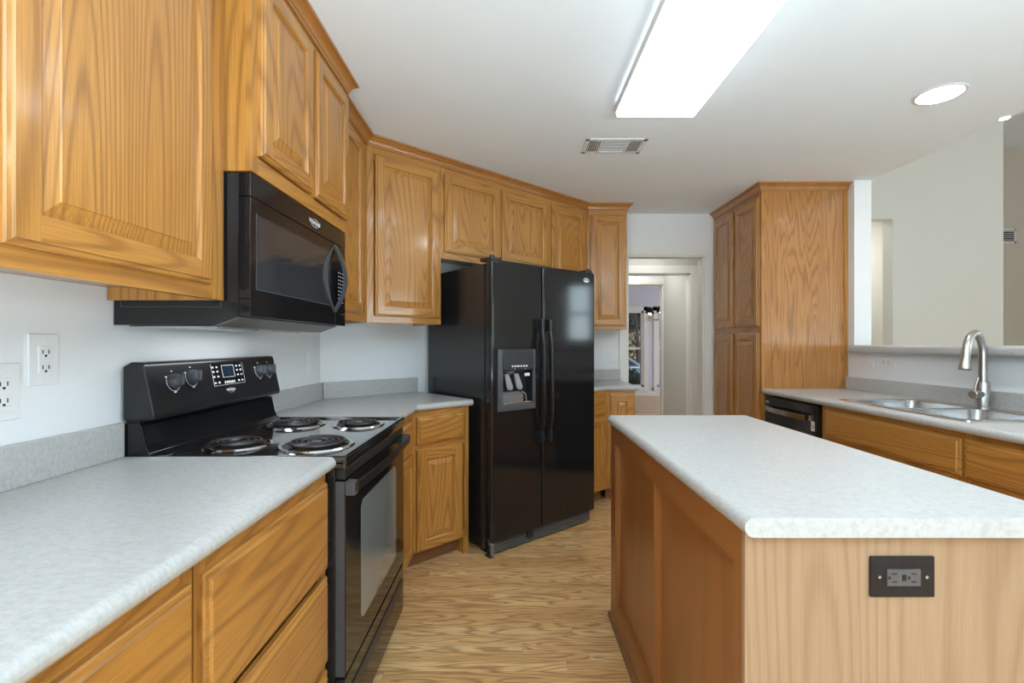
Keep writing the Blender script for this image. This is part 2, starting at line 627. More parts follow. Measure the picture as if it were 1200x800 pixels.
# ------------------------------------------------------------------ the place: dimensions
XW = -1.157                      # left wall
CEIL = 2.44
YB = 4.39                        # back wall
AW = R(42.5)                     # the angled corner wall
U = Vector((math.cos(AW), math.sin(AW)))
V = Vector((-U.y, U.x))
CW = Vector((XW, 2.88))          # where the left wall meets the angled wall
XR = 2.50                        # kitchen face of the bar wall
TOP = 0.914                      # worktop height
UND = 0.876
YR = -3.0                        # rear wall
XE = 7.5                         # far living room wall
t_end = (YB - CW.y) / U.y
CE = CW + U * t_end              # where the angled wall meets the back wall

# ------------------------------------------------------------------ the setting
mb = MB()
mb.box((-2.2, YR - 0.2, -0.12), (XE + 0.2, 11.75, 0.0), 'floor')
struct(mb.build('floor'))

mb = MB()
mb.prism([(XW, YR), (2.625, YR), (2.625, YB), (CE.x, YB), (CW.x, CW.y)], 'z', CEIL, CEIL + 0.12, 'ceil')
struct(mb.build('ceiling'))
mb = MB()
mb.box((2.5, YR, 3.7), (XE, 6.3, 3.8), 'ceil')
mb.box((2.5, YR, CEIL + 0.12), (2.62, YB, 3.7), 'wall_cream')
struct(mb.build('ceiling_living'))

mb = MB()
mb.box((XW - 0.12, YR, 0), (XW, CW.y + 0.05, CEIL + 0.1), 'wall')
struct(mb.build('wall_left'))

mb = MB()
a, b_ = CW - U * 0.06, CE + U * 0.06
pts = [a, b_, b_ + V * 0.1, a + V * 0.1]
mb.prism([(CW.x, CW.y), (CE.x, CE.y), (CE.x + V.x * .1, CE.y + V.y * .1), (CW.x + V.x * .1, CW.y + V.y * .1)], 'z', 0, CEIL + 0.1, 'wall')
struct(mb.build('wall_corner'))

# back wall with the doorway
DX0, DX1, DH = 1.058, 1.765, 2.06
mb = MB()
mb.box((CE.x - 0.1, YB, 0), (DX0, YB + 0.11, CEIL + 0.1), 'wall')
mb.box((DX1, YB, 0), (2.62, YB + 0.11, CEIL + 0.1), 'wall')
mb.box((DX0, YB, DH), (DX1, YB + 0.11, CEIL + 0.1), 'wall')
struct(mb.build('wall_back'))


def casing(name, x0, x1, h, yf, w=0.075, t=0.018, depth=0.11):
    """door casing on the near face of a wall at y = yf, with the jamb lining"""
    mb = MB()
    mb.box((x0 - w, yf - t, 0), (x0 + 0.004, yf, h + w), 'trim', 0.004)
    mb.box((x1 - 0.004, yf - t, 0), (x1 + w, yf, h + w), 'trim', 0.004)
    mb.box((x0 - w, yf - t - 0.001, h - 0.004), (x1 + w, yf, h + w), 'trim', 0.004)
    mb.box((x0 - 0.001, yf, 0), (x0 + 0.014, yf + depth, h), 'trim')
    mb.box((x1 - 0.014, yf, 0), (x1 + 0.001, yf + depth, h), 'trim')
    mb.box((x0, yf, h - 0.014), (x1, yf + depth, h), 'trim')
    return struct(mb.build(name))


casing('trim_1', DX0, DX1, DH, YB)

# the bar wall with its column, right of the kitchen
mb = MB()
mb.box((XR, 3.49, 0), (2.625, YB, CEIL), 'wall')
struct(mb.build('wall_column'))
mb = MB()
mb.box((XR, 0.4, 0), (2.625, 3.49, 1.178), 'wall')
struct(mb.build('wall_bar'))

# living room behind the bar
mb = MB()
mb.box((2.625, 4.45, 0), (3.20, 4.57, 3.7), 'wall_cream')
mb.box((3.545, 4.45, 0), (4.575, 4.57, 3.7), 'wall_cream')
mb.box((3.20, 4.45, 2.41), (3.545, 4.57, 3.7), 'wall_cream')
mb.box((4.455, 4.57, 0), (4.575, 6.2, 3.7), 'wall_cream')
struct(mb.build('wall_living'))
mb = MB()
mb.box((2.62, 5.55, 0), (4.46, 5.65, 3.0), 'wall_grey')
mb.box((2.62, 4.57, 2.75), (4.46, 5.6, 2.85), 'wall_grey')
struct(mb.build('wall_hallway'))
mb = MB()
mb.box((4.575, 6.0, 0), (XE + 0.2, 6.1, 3.7), 'wall_tan')
struct(mb.build('wall_alcove'))


def wall_with_windows(name, axis, plane, thick, lo, hi, height, holes, key):
    """wall in the plane axis = plane; holes are (a0, a1, z0, z1) along the other axis"""
    mb = MB()

    def bx(a0, a1, z0, z1):
        if a1 - a0 < 1e-4 or z1 - z0 < 1e-4:
            return
        if axis == 'y':
            mb.box((a0, plane, z0), (a1, plane + thick, z1), key)
        else:
            mb.box((plane, a0, z0), (plane + thick, a1, z1), key)
    cur = lo
    for a0, a1, z0, z1 in holes:
        bx(cur, a0, 0, height)
        bx(a0, a1, 0, z0)
        bx(a0, a1, z1, height)
        cur = a1
    bx(cur, hi, 0, height)
    return struct(mb.build(name))


def window(name, axis, plane, a0, a1, z0, z1, mid=None, w=0.05, t=0.1, cas=0.0, side=-1, pane=True):
    mb = MB()

    def bx(p0, p1, q0, q1, d0, d1, key='trim'):
        if axis == 'y':
            mb.box((p0, plane + d0, q0), (p1, plane + d1, q1), key)
        else:
            mb.box((plane + d0, p0, q0), (plane + d1, p1, q1), key)
    bx(a0, a0 + w, z0, z1, 0.0, t)
    bx(a1 - w, a1, z0, z1, 0.0, t)
    bx(a0, a1, z0, z0 + w, 0.0, t)
    bx(a0, a1, z1 - w, z1, 0.0, t)
    if mid:
        bx(a0, a1, mid - 0.025, mid + 0.025, 0.02, t - 0.02)
    if cas:
        c0, c1 = (-0.02, 0.0) if side < 0 else (t, t + 0.02)
        bx(a0 - cas, a0 + .005, z0 - cas, z1 + cas, c0, c1)
        bx(a1 - .005, a1 + cas, z0 - cas, z1 + cas, c0, c1)
        bx(a0 - cas, a1 + cas, z1 - .005, z1 + cas, c0, c1)
        bx(a0 - cas, a1 + cas, z0 - cas, z0 + .005, c0 - 0.02 if side < 0 else c0, c1)
    o = struct(mb.build(name))
    if pane:
        mb = MB()
        if axis == 'y':
            mb.box((a0 + w, plane + t / 2, z0 + w), (a1 - w, plane + t / 2 + 0.004, z1 - w), 'glass')
        else:
            mb.box((plane + t / 2, a0 + w, z0 + w), (plane + t / 2 + 0.004, a1 - w, z1 - w), 'glass')
        mb.build('pane', o)
    return o


wall_with_windows('wall_rear', 'y', YR - 0.12, 0.12, XW - 0.12, XE + 0.1, 3.7,
                  [(-0.3, 2.1, 0.25, 2.25), (4.3, 6.9, 0.45, 2.25)], 'wall_cream')
wall_with_windows('wall_right', 'x', XE, 0.12, YR, 6.2, 3.7, [(-2.2, 0.6, 0.75, 2.35), (2.62, 3.16, 1.3, 2.55)], 'wall_cream')

# hall, passage and dining room seen through the doorway
mb = MB()
mb.box((-0.6, YB + 0.11, CEIL), (2.62, 6.6, CEIL + 0.1), 'ceil')
mb.box((-2.2, 6.55, 2.74), (6.2, 11.7, 2.84), 'ceil')
struct(mb.build('ceiling_dining'))
P0, P1 = 0.95, 2.055
mb = MB()
mb.box((-0.6, 5.50, 0), (P0, 5.61, CEIL), 'wall_grey')
mb.box((P1, 5.50, 0), (2.70, 5.61, CEIL), 'wall_grey')
mb.box((P0, 5.50, 2.06), (P1, 5.61, CEIL), 'wall_grey')
mb.box((-0.7, YB + 0.11, 0), (-0.6, 5.61, CEIL), 'wall_grey')
mb.box((2.60, YB + 0.11, 0), (2.70, 5.61, CEIL), 'wall_grey')
struct(mb.build('wall_hall'))
casing('trim_2', P0, P1, 2.06, 5.50, w=0.085)
mb = MB()
mb.box((P1, 5.61, 0), (P1 + 0.1, 6.6, CEIL), 'wall_grey')
mb.box((P0 - 0.1, 5.61, 0), (P0, 6.6, CEIL), 'wall_grey')
struct(mb.build('wall_passage'))
mb = MB()
mb.box((-2.2, 6.50, 0), (P0, 6.6, 2.74), 'wall_lilac')
mb.box((P1, 6.50, 0), (6.2, 6.6, 2.74), 'wall_lilac')
mb.box((P0, 6.50, 2.06), (P1, 6.6, 2.74), 'wall_lilac')
mb.box((-2.3, 6.5, 0), (-2.2, 11.6, 2.74), 'wall_lilac')
struct(mb.build('wall_dining'))
casing('trim_3', P0, P1, 2.06, 6.50, w=0.085, depth=0.1)
wall_with_windows('wall_street', 'y', 11.5, 0.14, -2.2, 6.2, 2.74,
                  [(2.35, 3.17, 0.21, 2.05), (3.49, 4.31, 0.21, 2.05)], 'wall_lilac')
window('window_1', 'y', 11.5, 2.35, 3.17, 0.21, 2.05, mid=1.14, w=0.055, t=0.12, cas=0.09)
window('window_2', 'y', 11.5, 3.49, 4.31, 0.21, 2.05, mid=1.14, w=0.055, t=0.12, cas=0.09)
window('window_3', 'y', YR - 0.12, -0.3, 2.1, 0.25, 2.25, mid=None, t=0.12, cas=0.08, side=1, pane=False)
window('window_4', 'y', YR - 0.12, 4.3, 6.9, 0.45, 2.25, mid=1.35, t=0.12, cas=0.08, side=1, pane=False)
window('window_5', 'x', XE, 2.62, 3.16, 1.3, 2.55, mid=1.9, t=0.12, cas=0.08, pane=False)
window('added_window_6', 'x', XE, -2.2, 0.6, 0.75, 2.35, mid=1.55, t=0.12, cas=0.08, pane=False)  # unseen window, added with its lamp to light the left wall
mb = MB()
mb.box((-2.2, 11.48, 0), (6.2, 11.5, 0.13), 'trim', 0.004)
struct(mb.build('baseboard_dining'))
wall_with_windows('wall_dining_side', 'x', 6.1, 0.1, 6.6, 11.5, 2.74, [(7.5, 10.5, 0.4, 2.4)], 'wall_lilac')

# ------------------------------------------------------------------ cabinets
S = 0.019                        # face frame thickness


def door(name, parent, x0, x1, z0, z1, fr=0.055, label=None):
    """raised-panel door standing on the face frame (front looks along -y)"""
    mb = MB()
    rings = [(0, 0.0), (0, -0.011), (0.003, -0.0145), (0.010, -0.0155), (0.0125, -0.020)]
    inner = [(fr, -0.020), (fr + 0.005, -0.0165), (fr + 0.007, -0.010)]

    def ring(i, y):
        return [(x0 + i, y, z0 + i), (x1 - i, y, z0 + i), (x1 - i, y, z1 - i), (x0 + i, y, z1 - i)]

    def band(a, b):
        A, B = ring(*a), ring(*b)
        for s in range(4):
            q = (s + 1) % 4
            mb.faces([A[s], A[q], B[q], B[s]], [(0, 1, 2, 3)], 'oak_h' if s in (0, 2) else 'oak_v')
    for a, b in zip(rings[:-1], rings[1:]):
        band(a, b)
    o, y, f = 0.0125, -0.020, fr
    for xa, xb in ((x0 + o, x0 + f), (x1 - f, x1 - o)):
        mb.faces([(xa, y, z0 + o), (xb, y, z0 + o), (xb, y, z1 - o), (xa, y, z1 - o)], [(0, 1, 2, 3)], 'oak_v')
    for za, zb in ((z0 + o, z0 + f), (z1 - f, z1 - o)):
        mb.faces([(x0 + f, y, za), (x1 - f, y, za), (x1 - f, y, zb), (x0 + f, y, zb)], [(0, 1, 2, 3)], 'oak_h')
    for a, b in zip(inner[:-1], inner[1:]):
        band(a, b)
    mb.faces(ring(0, 0.0), [(0, 3, 2, 1)], 'oak_v')
    d = mb.build(name, parent, fix=False, angle=12)
    mb = MB()
    pr = [(fr + 0.006, -0.001), (fr + 0.006, -0.0100), (fr + 0.010, -0.0105), (fr + 0.036, -0.0175), (fr + 0.038, -0.0195)]
    for a, b in zip(pr[:-1], pr[1:]):
        A, B = ring(*a), ring(*b)
        for s in range(4):
            q = (s + 1) % 4
            mb.faces([A[s], A[q], B[q], B[s]], [(0, 1, 2, 3)], 'oak_v')
    mb.faces(ring(*pr[-1]), [(0, 1, 2, 3)], 'oak_v')
    mb.build('panel', d, fix=False, angle=12)
    if label:
        d['label'] = label
    return d


def drawer(parent, x0, x1, z0, z1, name='drawer_front'):
    mb = MB()
    rg = [(0, 0.0), (0, -0.010), (0.003, -0.0135), (0.011, -0.0145), (0.015, -0.0195), (0.018, -0.020)]

    def ring(i, y):
        return [(x0 + i, y, z0 + i), (x1 - i, y, z0 + i), (x1 - i, y, z1 - i), (x0 + i, y, z1 - i)]
    for a, b in zip(rg[:-1], rg[1:]):
        A, B = ring(*a), ring(*b)
        for s in range(4):
            q = (s + 1) % 4
            mb.faces([A[s], A[q], B[q], B[s]], [(0, 1, 2, 3)], 'oak_h')
    mb.faces(ring(*rg[-1]), [(0, 1, 2, 3)], 'oak_h')
    mb.faces(ring(0, 0.0), [(0, 3, 2, 1)], 'oak_h')
    return mb.build(name, parent, fix=False, angle=12)


CROWN = [(0.0006, 2.384), (0.008, 2.384), (0.010, 2.388), (0.010, 2.394), (0.0145, 2.397), (0.0165, 2.406), (0.022, 2.415), (0.029, 2.420),
         (0.031, 2.421), (0.031, 2.426), (0.036, 2.428), (0.043, 2.429), (0.044, 2.431), (0.044, 2.4395), (0.0006, 2.4395)]


def crown_part(t, w, z0, m0, m1, ret=None):
    """crown across a cabinet front; m0 and m1 mitre its ends, ret adds a return of that length at the right end"""
    mb = MB()
    if ret:
        sweep(mb, [(o, z - z0) for o, z in CROWN], [(0.0, 0.0), (w, 0.0), (w, ret)], 'oak_trim')
        for v in list(mb.bm.verts)[:len(CROWN)]:
            v.co.x += -v.co.y * m0
    else:
        ra = [mb.bm.verts.new((o * m0, -o, z - z0)) for o, z in CROWN]
        rb_ = [mb.bm.verts.new((w + o * m1, -o, z - z0)) for o, z in CROWN]
        n = len(CROWN)
        for k in range(n):
            l = (k + 1) % n
            mb.bm.faces.new((ra[k], ra[l], rb_[l], rb_[k]))
        mb.bm.faces.new(ra)
        mb.bm.faces.new(rb_[::-1])
        mb._mat('oak_trim')
    return mb.build('crown_molding', t, angle=25)


def upper_cabinet(label, loc, rz, w, z0, z1, depth, doors, name='upper_cabinet', stile=0.04, splits=(), side='oak_v', group=None, crown=(0.0, 0.0)):
    t = thing(name, label, 'cabinet', loc, rz, 'oak wall cabinets')
    h = z1 - z0
    mb = MB()
    rec = 0.036
    mb.box((0, S, rec), (w, depth, h), side)
    mb.box((0, S, 0), (0.014, depth, rec), side)
    mb.box((w - 0.014, S, 0), (w, depth, rec), side)
    mb.build('body', t)
    mb = MB()
    mb.box((0, 0, 0), (stile, S, h), 'oak_v')
    mb.box((w - stile, 0, 0), (w, S, h), 'oak_v')
    mb.box((stile, 0, 0), (w - stile, S, 0.05), 'oak_h')
    mb.box((stile, 0, h - 0.115), (w - stile, S, h), 'oak_h')
    for sx in splits:
        mb.box((sx - 0.03, 0, 0.05), (sx + 0.03, S, h - 0.115), 'oak_v')
    mb.build('face_frame', t)
    for x0, x1, a, b in doors:
        door('door', t, x0, x1, a - z0, b - z0)
    if crown is not None:
        crown_part(t, w, z0, *crown)
    return t


def base_cabinet(label, loc, rz, w, depth, fronts, name='base_cabinet', stile=0.03, group=None, hollow=False):
    """fronts: ('drawer'|'door', x0, x1, z0, z1)"""
    t = thing(name, label, 'cabinet', loc, rz, 'oak base cabinets')
    mb = MB()
    if hollow:
        mb.box((0, S, 0.10), (0.016, depth, UND), 'oak_v')
        mb.box((w - 0.016, S, 0.10), (w, depth, UND), 'oak_v')
        mb.box((0.016, S, 0.10), (w - 0.016, depth, 0.118), 'oak_v')
        mb.box((0.016, depth - 0.012, 0.118), (w - 0.016, depth, UND), 'oak_v')
        mb.box((0.016, S, 0.118), (w - 0.016, S + 0.004, UND), 'oak_v')
    else:
        mb.box((0, S, 0.10), (w, depth, UND), 'oak_v')
    mb.box((0, 0.075, 0.0), (w, depth, 0.10), 'oak_v')
    mb.build('body', t)
    mb = MB()
    mb.box((0, 0, 0.10), (stile, S, UND), 'oak_v')
    mb.box((w - stile, 0, 0.10), (w, S, UND), 'oak_v')
    mb.box((stile, 0, 0.10), (w - stile, S, 0.14), 'oak_h')
    mb.box((stile, 0, UND - 0.05), (w - stile, S, UND), 'oak_h')
    mb.box((stile, 0, 0.655), (w - stile, S, 0.695), 'oak_h')
    mb.build('face_frame', t)
    mb = MB()
    mb.box((0.0, 0.066, 0.0), (w, 0.075, 0.10), 'oak_kick')
    mb.build('toe_kick', t)
    for k, x0, x1, z0, z1 in fronts:
        if k == 'drawer':
            drawer(t, x0, x1, z0, z1)
        else:
            door('door', t, x0, x1, z0, z1)
    return t


ZL = 1.370                       # underside of the wall cabinets
ZT = 2.425                       # top of the boxes, under the crown
XU = -0.830                      # face of the left wall cabinets
LEFT = R(90)
RIGHT = R(-90)
UD = XU - XW - 0.004             # wall cabinet depth

# left wall, near the camera
upper_cabinet('oak wall cabinet with one big raised panel door left of the microwave', (XU, 0.715, ZL), LEFT, 0.66, ZL, ZT, UD,
              [(0.053, 0.588, 1.408, 2.36)], stile=0.05)
upper_cabinet('oak wall cabinet with paired doors nearest the camera above the long counter', (XU, -0.20, ZL), LEFT, 0.91, ZL, ZT, UD,
              [(0.03, 0.44, 1.408, 2.36), (0.47, 0.88, 1.408, 2.36)], splits=(0.455,))
# over the microwave: deeper and shorter
XM = -0.752
mwc = upper_cabinet('deep oak cabinet with two doors directly over the black microwave', (XM, 1.381, 1.746), LEFT, 0.79, 1.746, ZT, XM - XW - 0.004,
                    [(0.03, 0.392, 1.80, 2.355), (0.422, 0.776, 1.80, 2.355)], splits=(0.407,), crown=None)
mb = MB()
sweep(mb, [(o, z - 1.746) for o, z in CROWN], [(0.0, 0.032), (0.0, 0.0), (0.79, 0.0), (0.79, 0.032)], 'oak_trim')
mb.build('crown_molding', mwc)
# between the microwave and the corner
upper_cabinet('narrow oak wall cabinet between the microwave and the angled corner', (XU, 2.173, ZL), LEFT, 0.559, ZL, ZT, UD,
              [(0.045, 0.447, 1.408, 2.345)], crown=(0.0, -math.tan((PI / 2 - AW) / 2)))
# along the angled wall
FC = Vector((XU, 2.734))
upper_cabinet('tall oak wall cabinet with glossy door left of the black fridge', (FC.x, FC.y, ZL), AW, 0.504, ZL, ZT, UD - 0.004,
              [(0.045, 0.488, 1.408, 2.345)], crown=(math.tan((PI / 2 - AW) / 2), 0.0))
p = FC + U * 0.505
upper_cabinet('short oak cabinet with two square doors above the black fridge', (p.x, p.y, 1.797), AW, 1.016, 1.797, ZT, UD - 0.004,
              [(0.022, 0.489, 1.84, 2.345), (0.515, 0.990, 1.84, 2.345)], splits=(0.502,))
p = FC + U * 1.522
upper_cabinet('oak wall cabinet right behind the upper right corner of the fridge', (p.x, p.y, ZL), AW, 0.470, ZL, ZT, UD - 0.004,
              [(0.022, 0.425, 1.408, 2.345)], crown=(0.0, -math.tan(AW / 2)))
p = FC + U * 1.995
upper_cabinet('small oak wall cabinet on the back wall beside the doorway', (p.x + 0.001, 4.082, ZL), 0, 0.339, ZL, ZT, YB - 4.082 - 0.004,
              [(0.024, 0.322, 1.40, 2.345)], stile=0.035, crown=(math.tan(AW / 2), 0.0, YB - 4.082 - 0.004))
# ---- base cabinets, left run
XF = -0.545
BD = XF - XW - 0.004
bank = base_cabinet('oak three-drawer base cabinet against the left side of the stove', (XF, 0.818, 0), LEFT, 0.577, BD,
                    [('drawer', 0.008, 0.560, 0.598, 0.846), ('drawer', 0.008, 0.560, 0.330, 0.576), ('drawer', 0.008, 0.560, 0.115, 0.308)],
                    group='drawer cabinets under the long counter')
bank2 = copy_tree(bank)
bank2.location.y = 0.236
bank2['label'] = 'oak three-drawer base cabinet nearest the camera under the long counter'
# corner run
base_cabinet('slim oak base cabinet squeezed between the stove and the corner', (XF, 2.190, 0), LEFT, 0.42, BD,
             [('drawer', 0.03, 0.375, 0.69, 0.842), ('door', 0.03, 0.375, 0.115, 0.66)])
fc = Vector((XF, 2.88 - (XF - XW) * math.tan((PI / 2 - AW) / 2)))
ab = base_cabinet('angled oak base cabinet with drawer and door left of the fridge', (fc.x, fc.y, 0), AW, 0.385, 0.602,
                  [('drawer', 0.024, 0.345, 0.69, 0.842), ('door', 0.024, 0.335, 0.10, 0.66)])
mb = MB()
mb.box((0.345, 0.0, 0.0), (0.385, 0.09, 0.102), 'oak_v')
mb.build('foot', ab)

# right of the fridge
rb = Vector((0.751, 3.785))      # face corner
# angled part behind the fridge and the straight end by the doorway
w_ang = 0.33
q = rb - U * w_ang
base_cabinet('angled oak base cabinet half hidden behind the right of the fridge', (q.x, q.y, 0), AW, w_ang - 0.001, 0.58,
             [('drawer', 0.03, 0.29, 0.69, 0.842), ('door', 0.03, 0.29, 0.115, 0.66)])
base_cabinet('narrow oak base cabinet ending the counter beside the doorway', (rb.x + 0.001, rb.y, 0), 0, 0.222, YB - rb.y - 0.004,
             [('door', 0.022, 0.214, 0.115, 0.85)])

# ---- right run
XG = 1.893
base_cabinet('oak sink base with a wide false drawer front under the sink', (XG, 2.915, 0), RIGHT, 0.918, XR - XG - 0.004,
             [('drawer', 0.040, 0.912, 0.692, 0.850), ('door', 0.040, 0.465, 0.115, 0.655), ('door', 0.487, 0.912, 0.115, 0.655)], hollow=True)
base_cabinet('oak drawer base cabinet at the right edge beyond the sink base', (XG, 1.996, 0), RIGHT, 0.62, XR - XG - 0.004,
             [('drawer', 0.009, 0.59, 0.692, 0.850), ('door', 0.009, 0.59, 0.115, 0.655)])

# ---- pantry
pt = thing('pantry_cabinet', 'tall oak pantry cabinet standing right of the doorway', 'cabinet', (1.857, 4.386, 0), RIGHT)
PW, PD = 0.830, 0.640
mb = MB()
mb.box((0, S, 0.10), (PW, PD, ZT), 'oak_panel')
mb.box((0, 0.07, 0), (PW, PD, 0.10), 'oak_panel')
mb.box((PW, PD - 0.030, TOP + 0.095), (PW + 0.004, PD, 2.384), 'oak_v')
mb.build('body', pt)
mb = MB()
mb.box((0, 0, 0.1), (0.045, S, ZT), 'oak_v')
mb.box((PW - 0.042, 0, 0.1), (PW, S, ZT), 'oak_v')
mb.box((0.395, 0, 0.1), (0.455, S, ZT), 'oak_v')
for za, zb in ((0.1, 0.15), (1.33, 1.40), (2.32, ZT)):
    mb.box((0.045, 0, za), (0.395, S, zb), 'oak_h')
    mb.box((0.455, 0, za), (PW - 0.042, S, zb), 'oak_h')
mb.build('face_frame', pt)
for xa, xb in ((0.031, 0.402), (0.440, 0.805)):
    door('door', pt, xa, xb, 1.378, 2.345)
    door('door', pt, xa, xb, 0.12, 1.332)
mb = MB()
sweep(mb, CROWN, [(0.0, 0.0), (PW, 0.0), (PW, PD)], 'oak_trim')
mb.build('crown_molding', pt)

# ------------------------------------------------------------------ worktops
wt = thing('countertop', 'long pale laminate countertop on the left, nearest the camera', 'countertop', (0, 0, 0), 0.0, 'pale laminate countertops')
mb = MB()
rect_slab(mb, XW, 0.20, -0.517, 1.404, UND, TOP, 'laminate', (1,))
mb.build('worktop', wt)
mb = MB()
mb.box((XW + 0.001, 0.20, TOP), (XW + 0.021, 1.403, TOP + 0.10), 'laminate', 0.003)
mb.build('backsplash', wt)

wt = thing('countertop', 'angled pale laminate countertop between the stove and the fridge', 'countertop', (0, 0, 0), 0.0, 'pale laminate countertops')
d = 0.64
c1 = Vector((XW + d, 2.88 - d * math.tan((PI / 2 - AW) / 2)))
e1 = c1 + U * 0.388
e2 = e1 + V * (d - 0.001)
mb = MB()
mb.prism([(XW, 2.183), (c1.x, 2.183), (c1.x, c1.y), (e1.x, e1.y), (e2.x, e2.y), (CW.x, CW.y)], 'z', UND, TOP, 'laminate', bev=0.0185, seg=6, which=(1, 2))
mb.build('worktop', wt)
mb = MB()
mb.box((XW + 0.001, 2.184, TOP), (XW + 0.021, CW.y - 0.01, TOP + 0.10), 'laminate', 0.003)
s0, s1 = CW - V * 0.001 + U * 0.012, CW - V * 0.001 + U * 0.665
mb.prism([(s0.x, s0.y), (s1.x, s1.y), (s1.x - V.x * .02, s1.y - V.y * .02), (s0.x - V.x * .02, s0.y - V.y * .02)], 'z', TOP, TOP + 0.10, 'laminate', bev=0.003)
mb.build('backsplash', wt)

wt = thing('countertop', 'short pale laminate countertop right of the fridge by the doorway', 'countertop', (0, 0, 0), 0.0, 'pale laminate countertops')
k1 = Vector((0.742, 3.757))
k0 = k1 - U * 0.34
k00 = k0 + V * 0.62
mb = MB()
mb.prism([(k0.x, k0.y), (k1.x, k1.y), (0.992, 3.757), (0.992, YB - 0.001), (CE.x + 0.02, YB - 0.001), (k00.x, k00.y)], 'z', UND, TOP, 'laminate', bev=0.0185, seg=6, which=(0, 1))
mb.build('worktop', wt)
mb = MB()
mb.box((CE.x + 0.05, YB - 0.021, TOP), (0.992, YB - 0.001, TOP + 0.10), 'laminate', 0.003)
mb.build('backsplash', wt)

# sink run, with the cut-out for the sink
SX0, SX1, SY0, SY1 = 1.925, 2.455, 2.012, 2.838
wt = thing('countertop', 'pale laminate countertop holding the sink along the bar wall', 'countertop', (0, 0, 0), 0.0, 'pale laminate countertops')
mb = MB()
rect_slab(mb, 1.858, 1.376, 1.950, 3.553, UND, TOP, 'laminate', (3,))
mb.box((2.435, 1.376, UND), (2.499, 3.553, TOP), 'laminate')
mb.box((1.950, 1.376, UND), (2.435, SY0 + 0.02, TOP), 'laminate')
mb.box((1.950, SY1 - 0.02, UND), (2.435, 3.553, TOP), 'laminate')
mb.build('worktop', wt)
mb = MB()
mb.box((2.479, 1.376, TOP), (2.499, 3.552, TOP + 0.09), 'laminate', 0.003)
mb.build('backsplash', wt)

# bar ledge on the low wall
mb = MB()
rect_slab(mb, 2.440, 0.36, 2.70, 3.47, 1.179, 1.236, 'laminate', (3,), r=0.02)
tag(mb.build('bar_ledge'), 'grey mottled laminate ledge capping the low bar wall behind the sink', 'ledge')

# ------------------------------------------------------------------ island
IX0, IX1, IY0, IY1 = 0.4435, 1.100, 0.910, 2.222
isl = thing('kitchen_island', 'oak island cabinet with pale end panel in the foreground', 'island', (0, 0, 0))
bx0, bx1, by0, by1 = 0.456, 1.086, 0.936, 2.200
mb = MB()
mb.box((bx0 + 0.024, by0 + 0.012, 0), (bx1, by1, UND), 'oak_island')
mb.build('body', isl)
mb = MB()
mb.box((bx0, by0, 0), (bx1, by0 + 0.012, UND), 'oak_pale')
o = mb.build('end_panel', isl)
o['label'] = 'paler, unstained oak end panel'
mb = MB()
x1 = bx0 + 0.024
mb.box((bx0, by0 + 0.012, 0.80), (x1, by1, UND), 'oak_island_h')
mb.box((bx0, by1 - 0.09, 0), (x1, by1, 0.80), 'oak_island')
mb.box((bx0, 1.535, 0.09), (x1, 1.568, 0.80), 'oak_island')
mb.box((bx0, by0 + 0.012, 0), (x1, by0 + 0.05, 0.80), 'oak_island')
mb.build('side_frame', isl)
mb = MB()
mb.prism([(bx0 - 0.002, 0.0), (bx0 - 0.002, 0.07), (bx0 + 0.004, 0.080), (bx0 + 0.010, 0.092), (x1, 0.094), (x1, 0.0)], 'y', by0 + 0.012, by1 - 0.004, 'oak_island_h')
mb.prism([(bx0 - 0.016, 0.0), (bx0 - 0.015, 0.012), (bx0 - 0.009, 0.019), (bx0 - 0.002, 0.021), (bx0 - 0.002, 0.0)], 'y', by0 + 0.012, by1, 'oak_kick')
mb.build('base_molding', isl)
it = MB()
rect_slab(it, IX0, IY0, IX1, IY1, UND, TOP, 'laminate', (1, 3))
tag(it.build('island_countertop'), 'pale mottled laminate countertop resting on the oak island', 'countertop', 'pale laminate countertops')


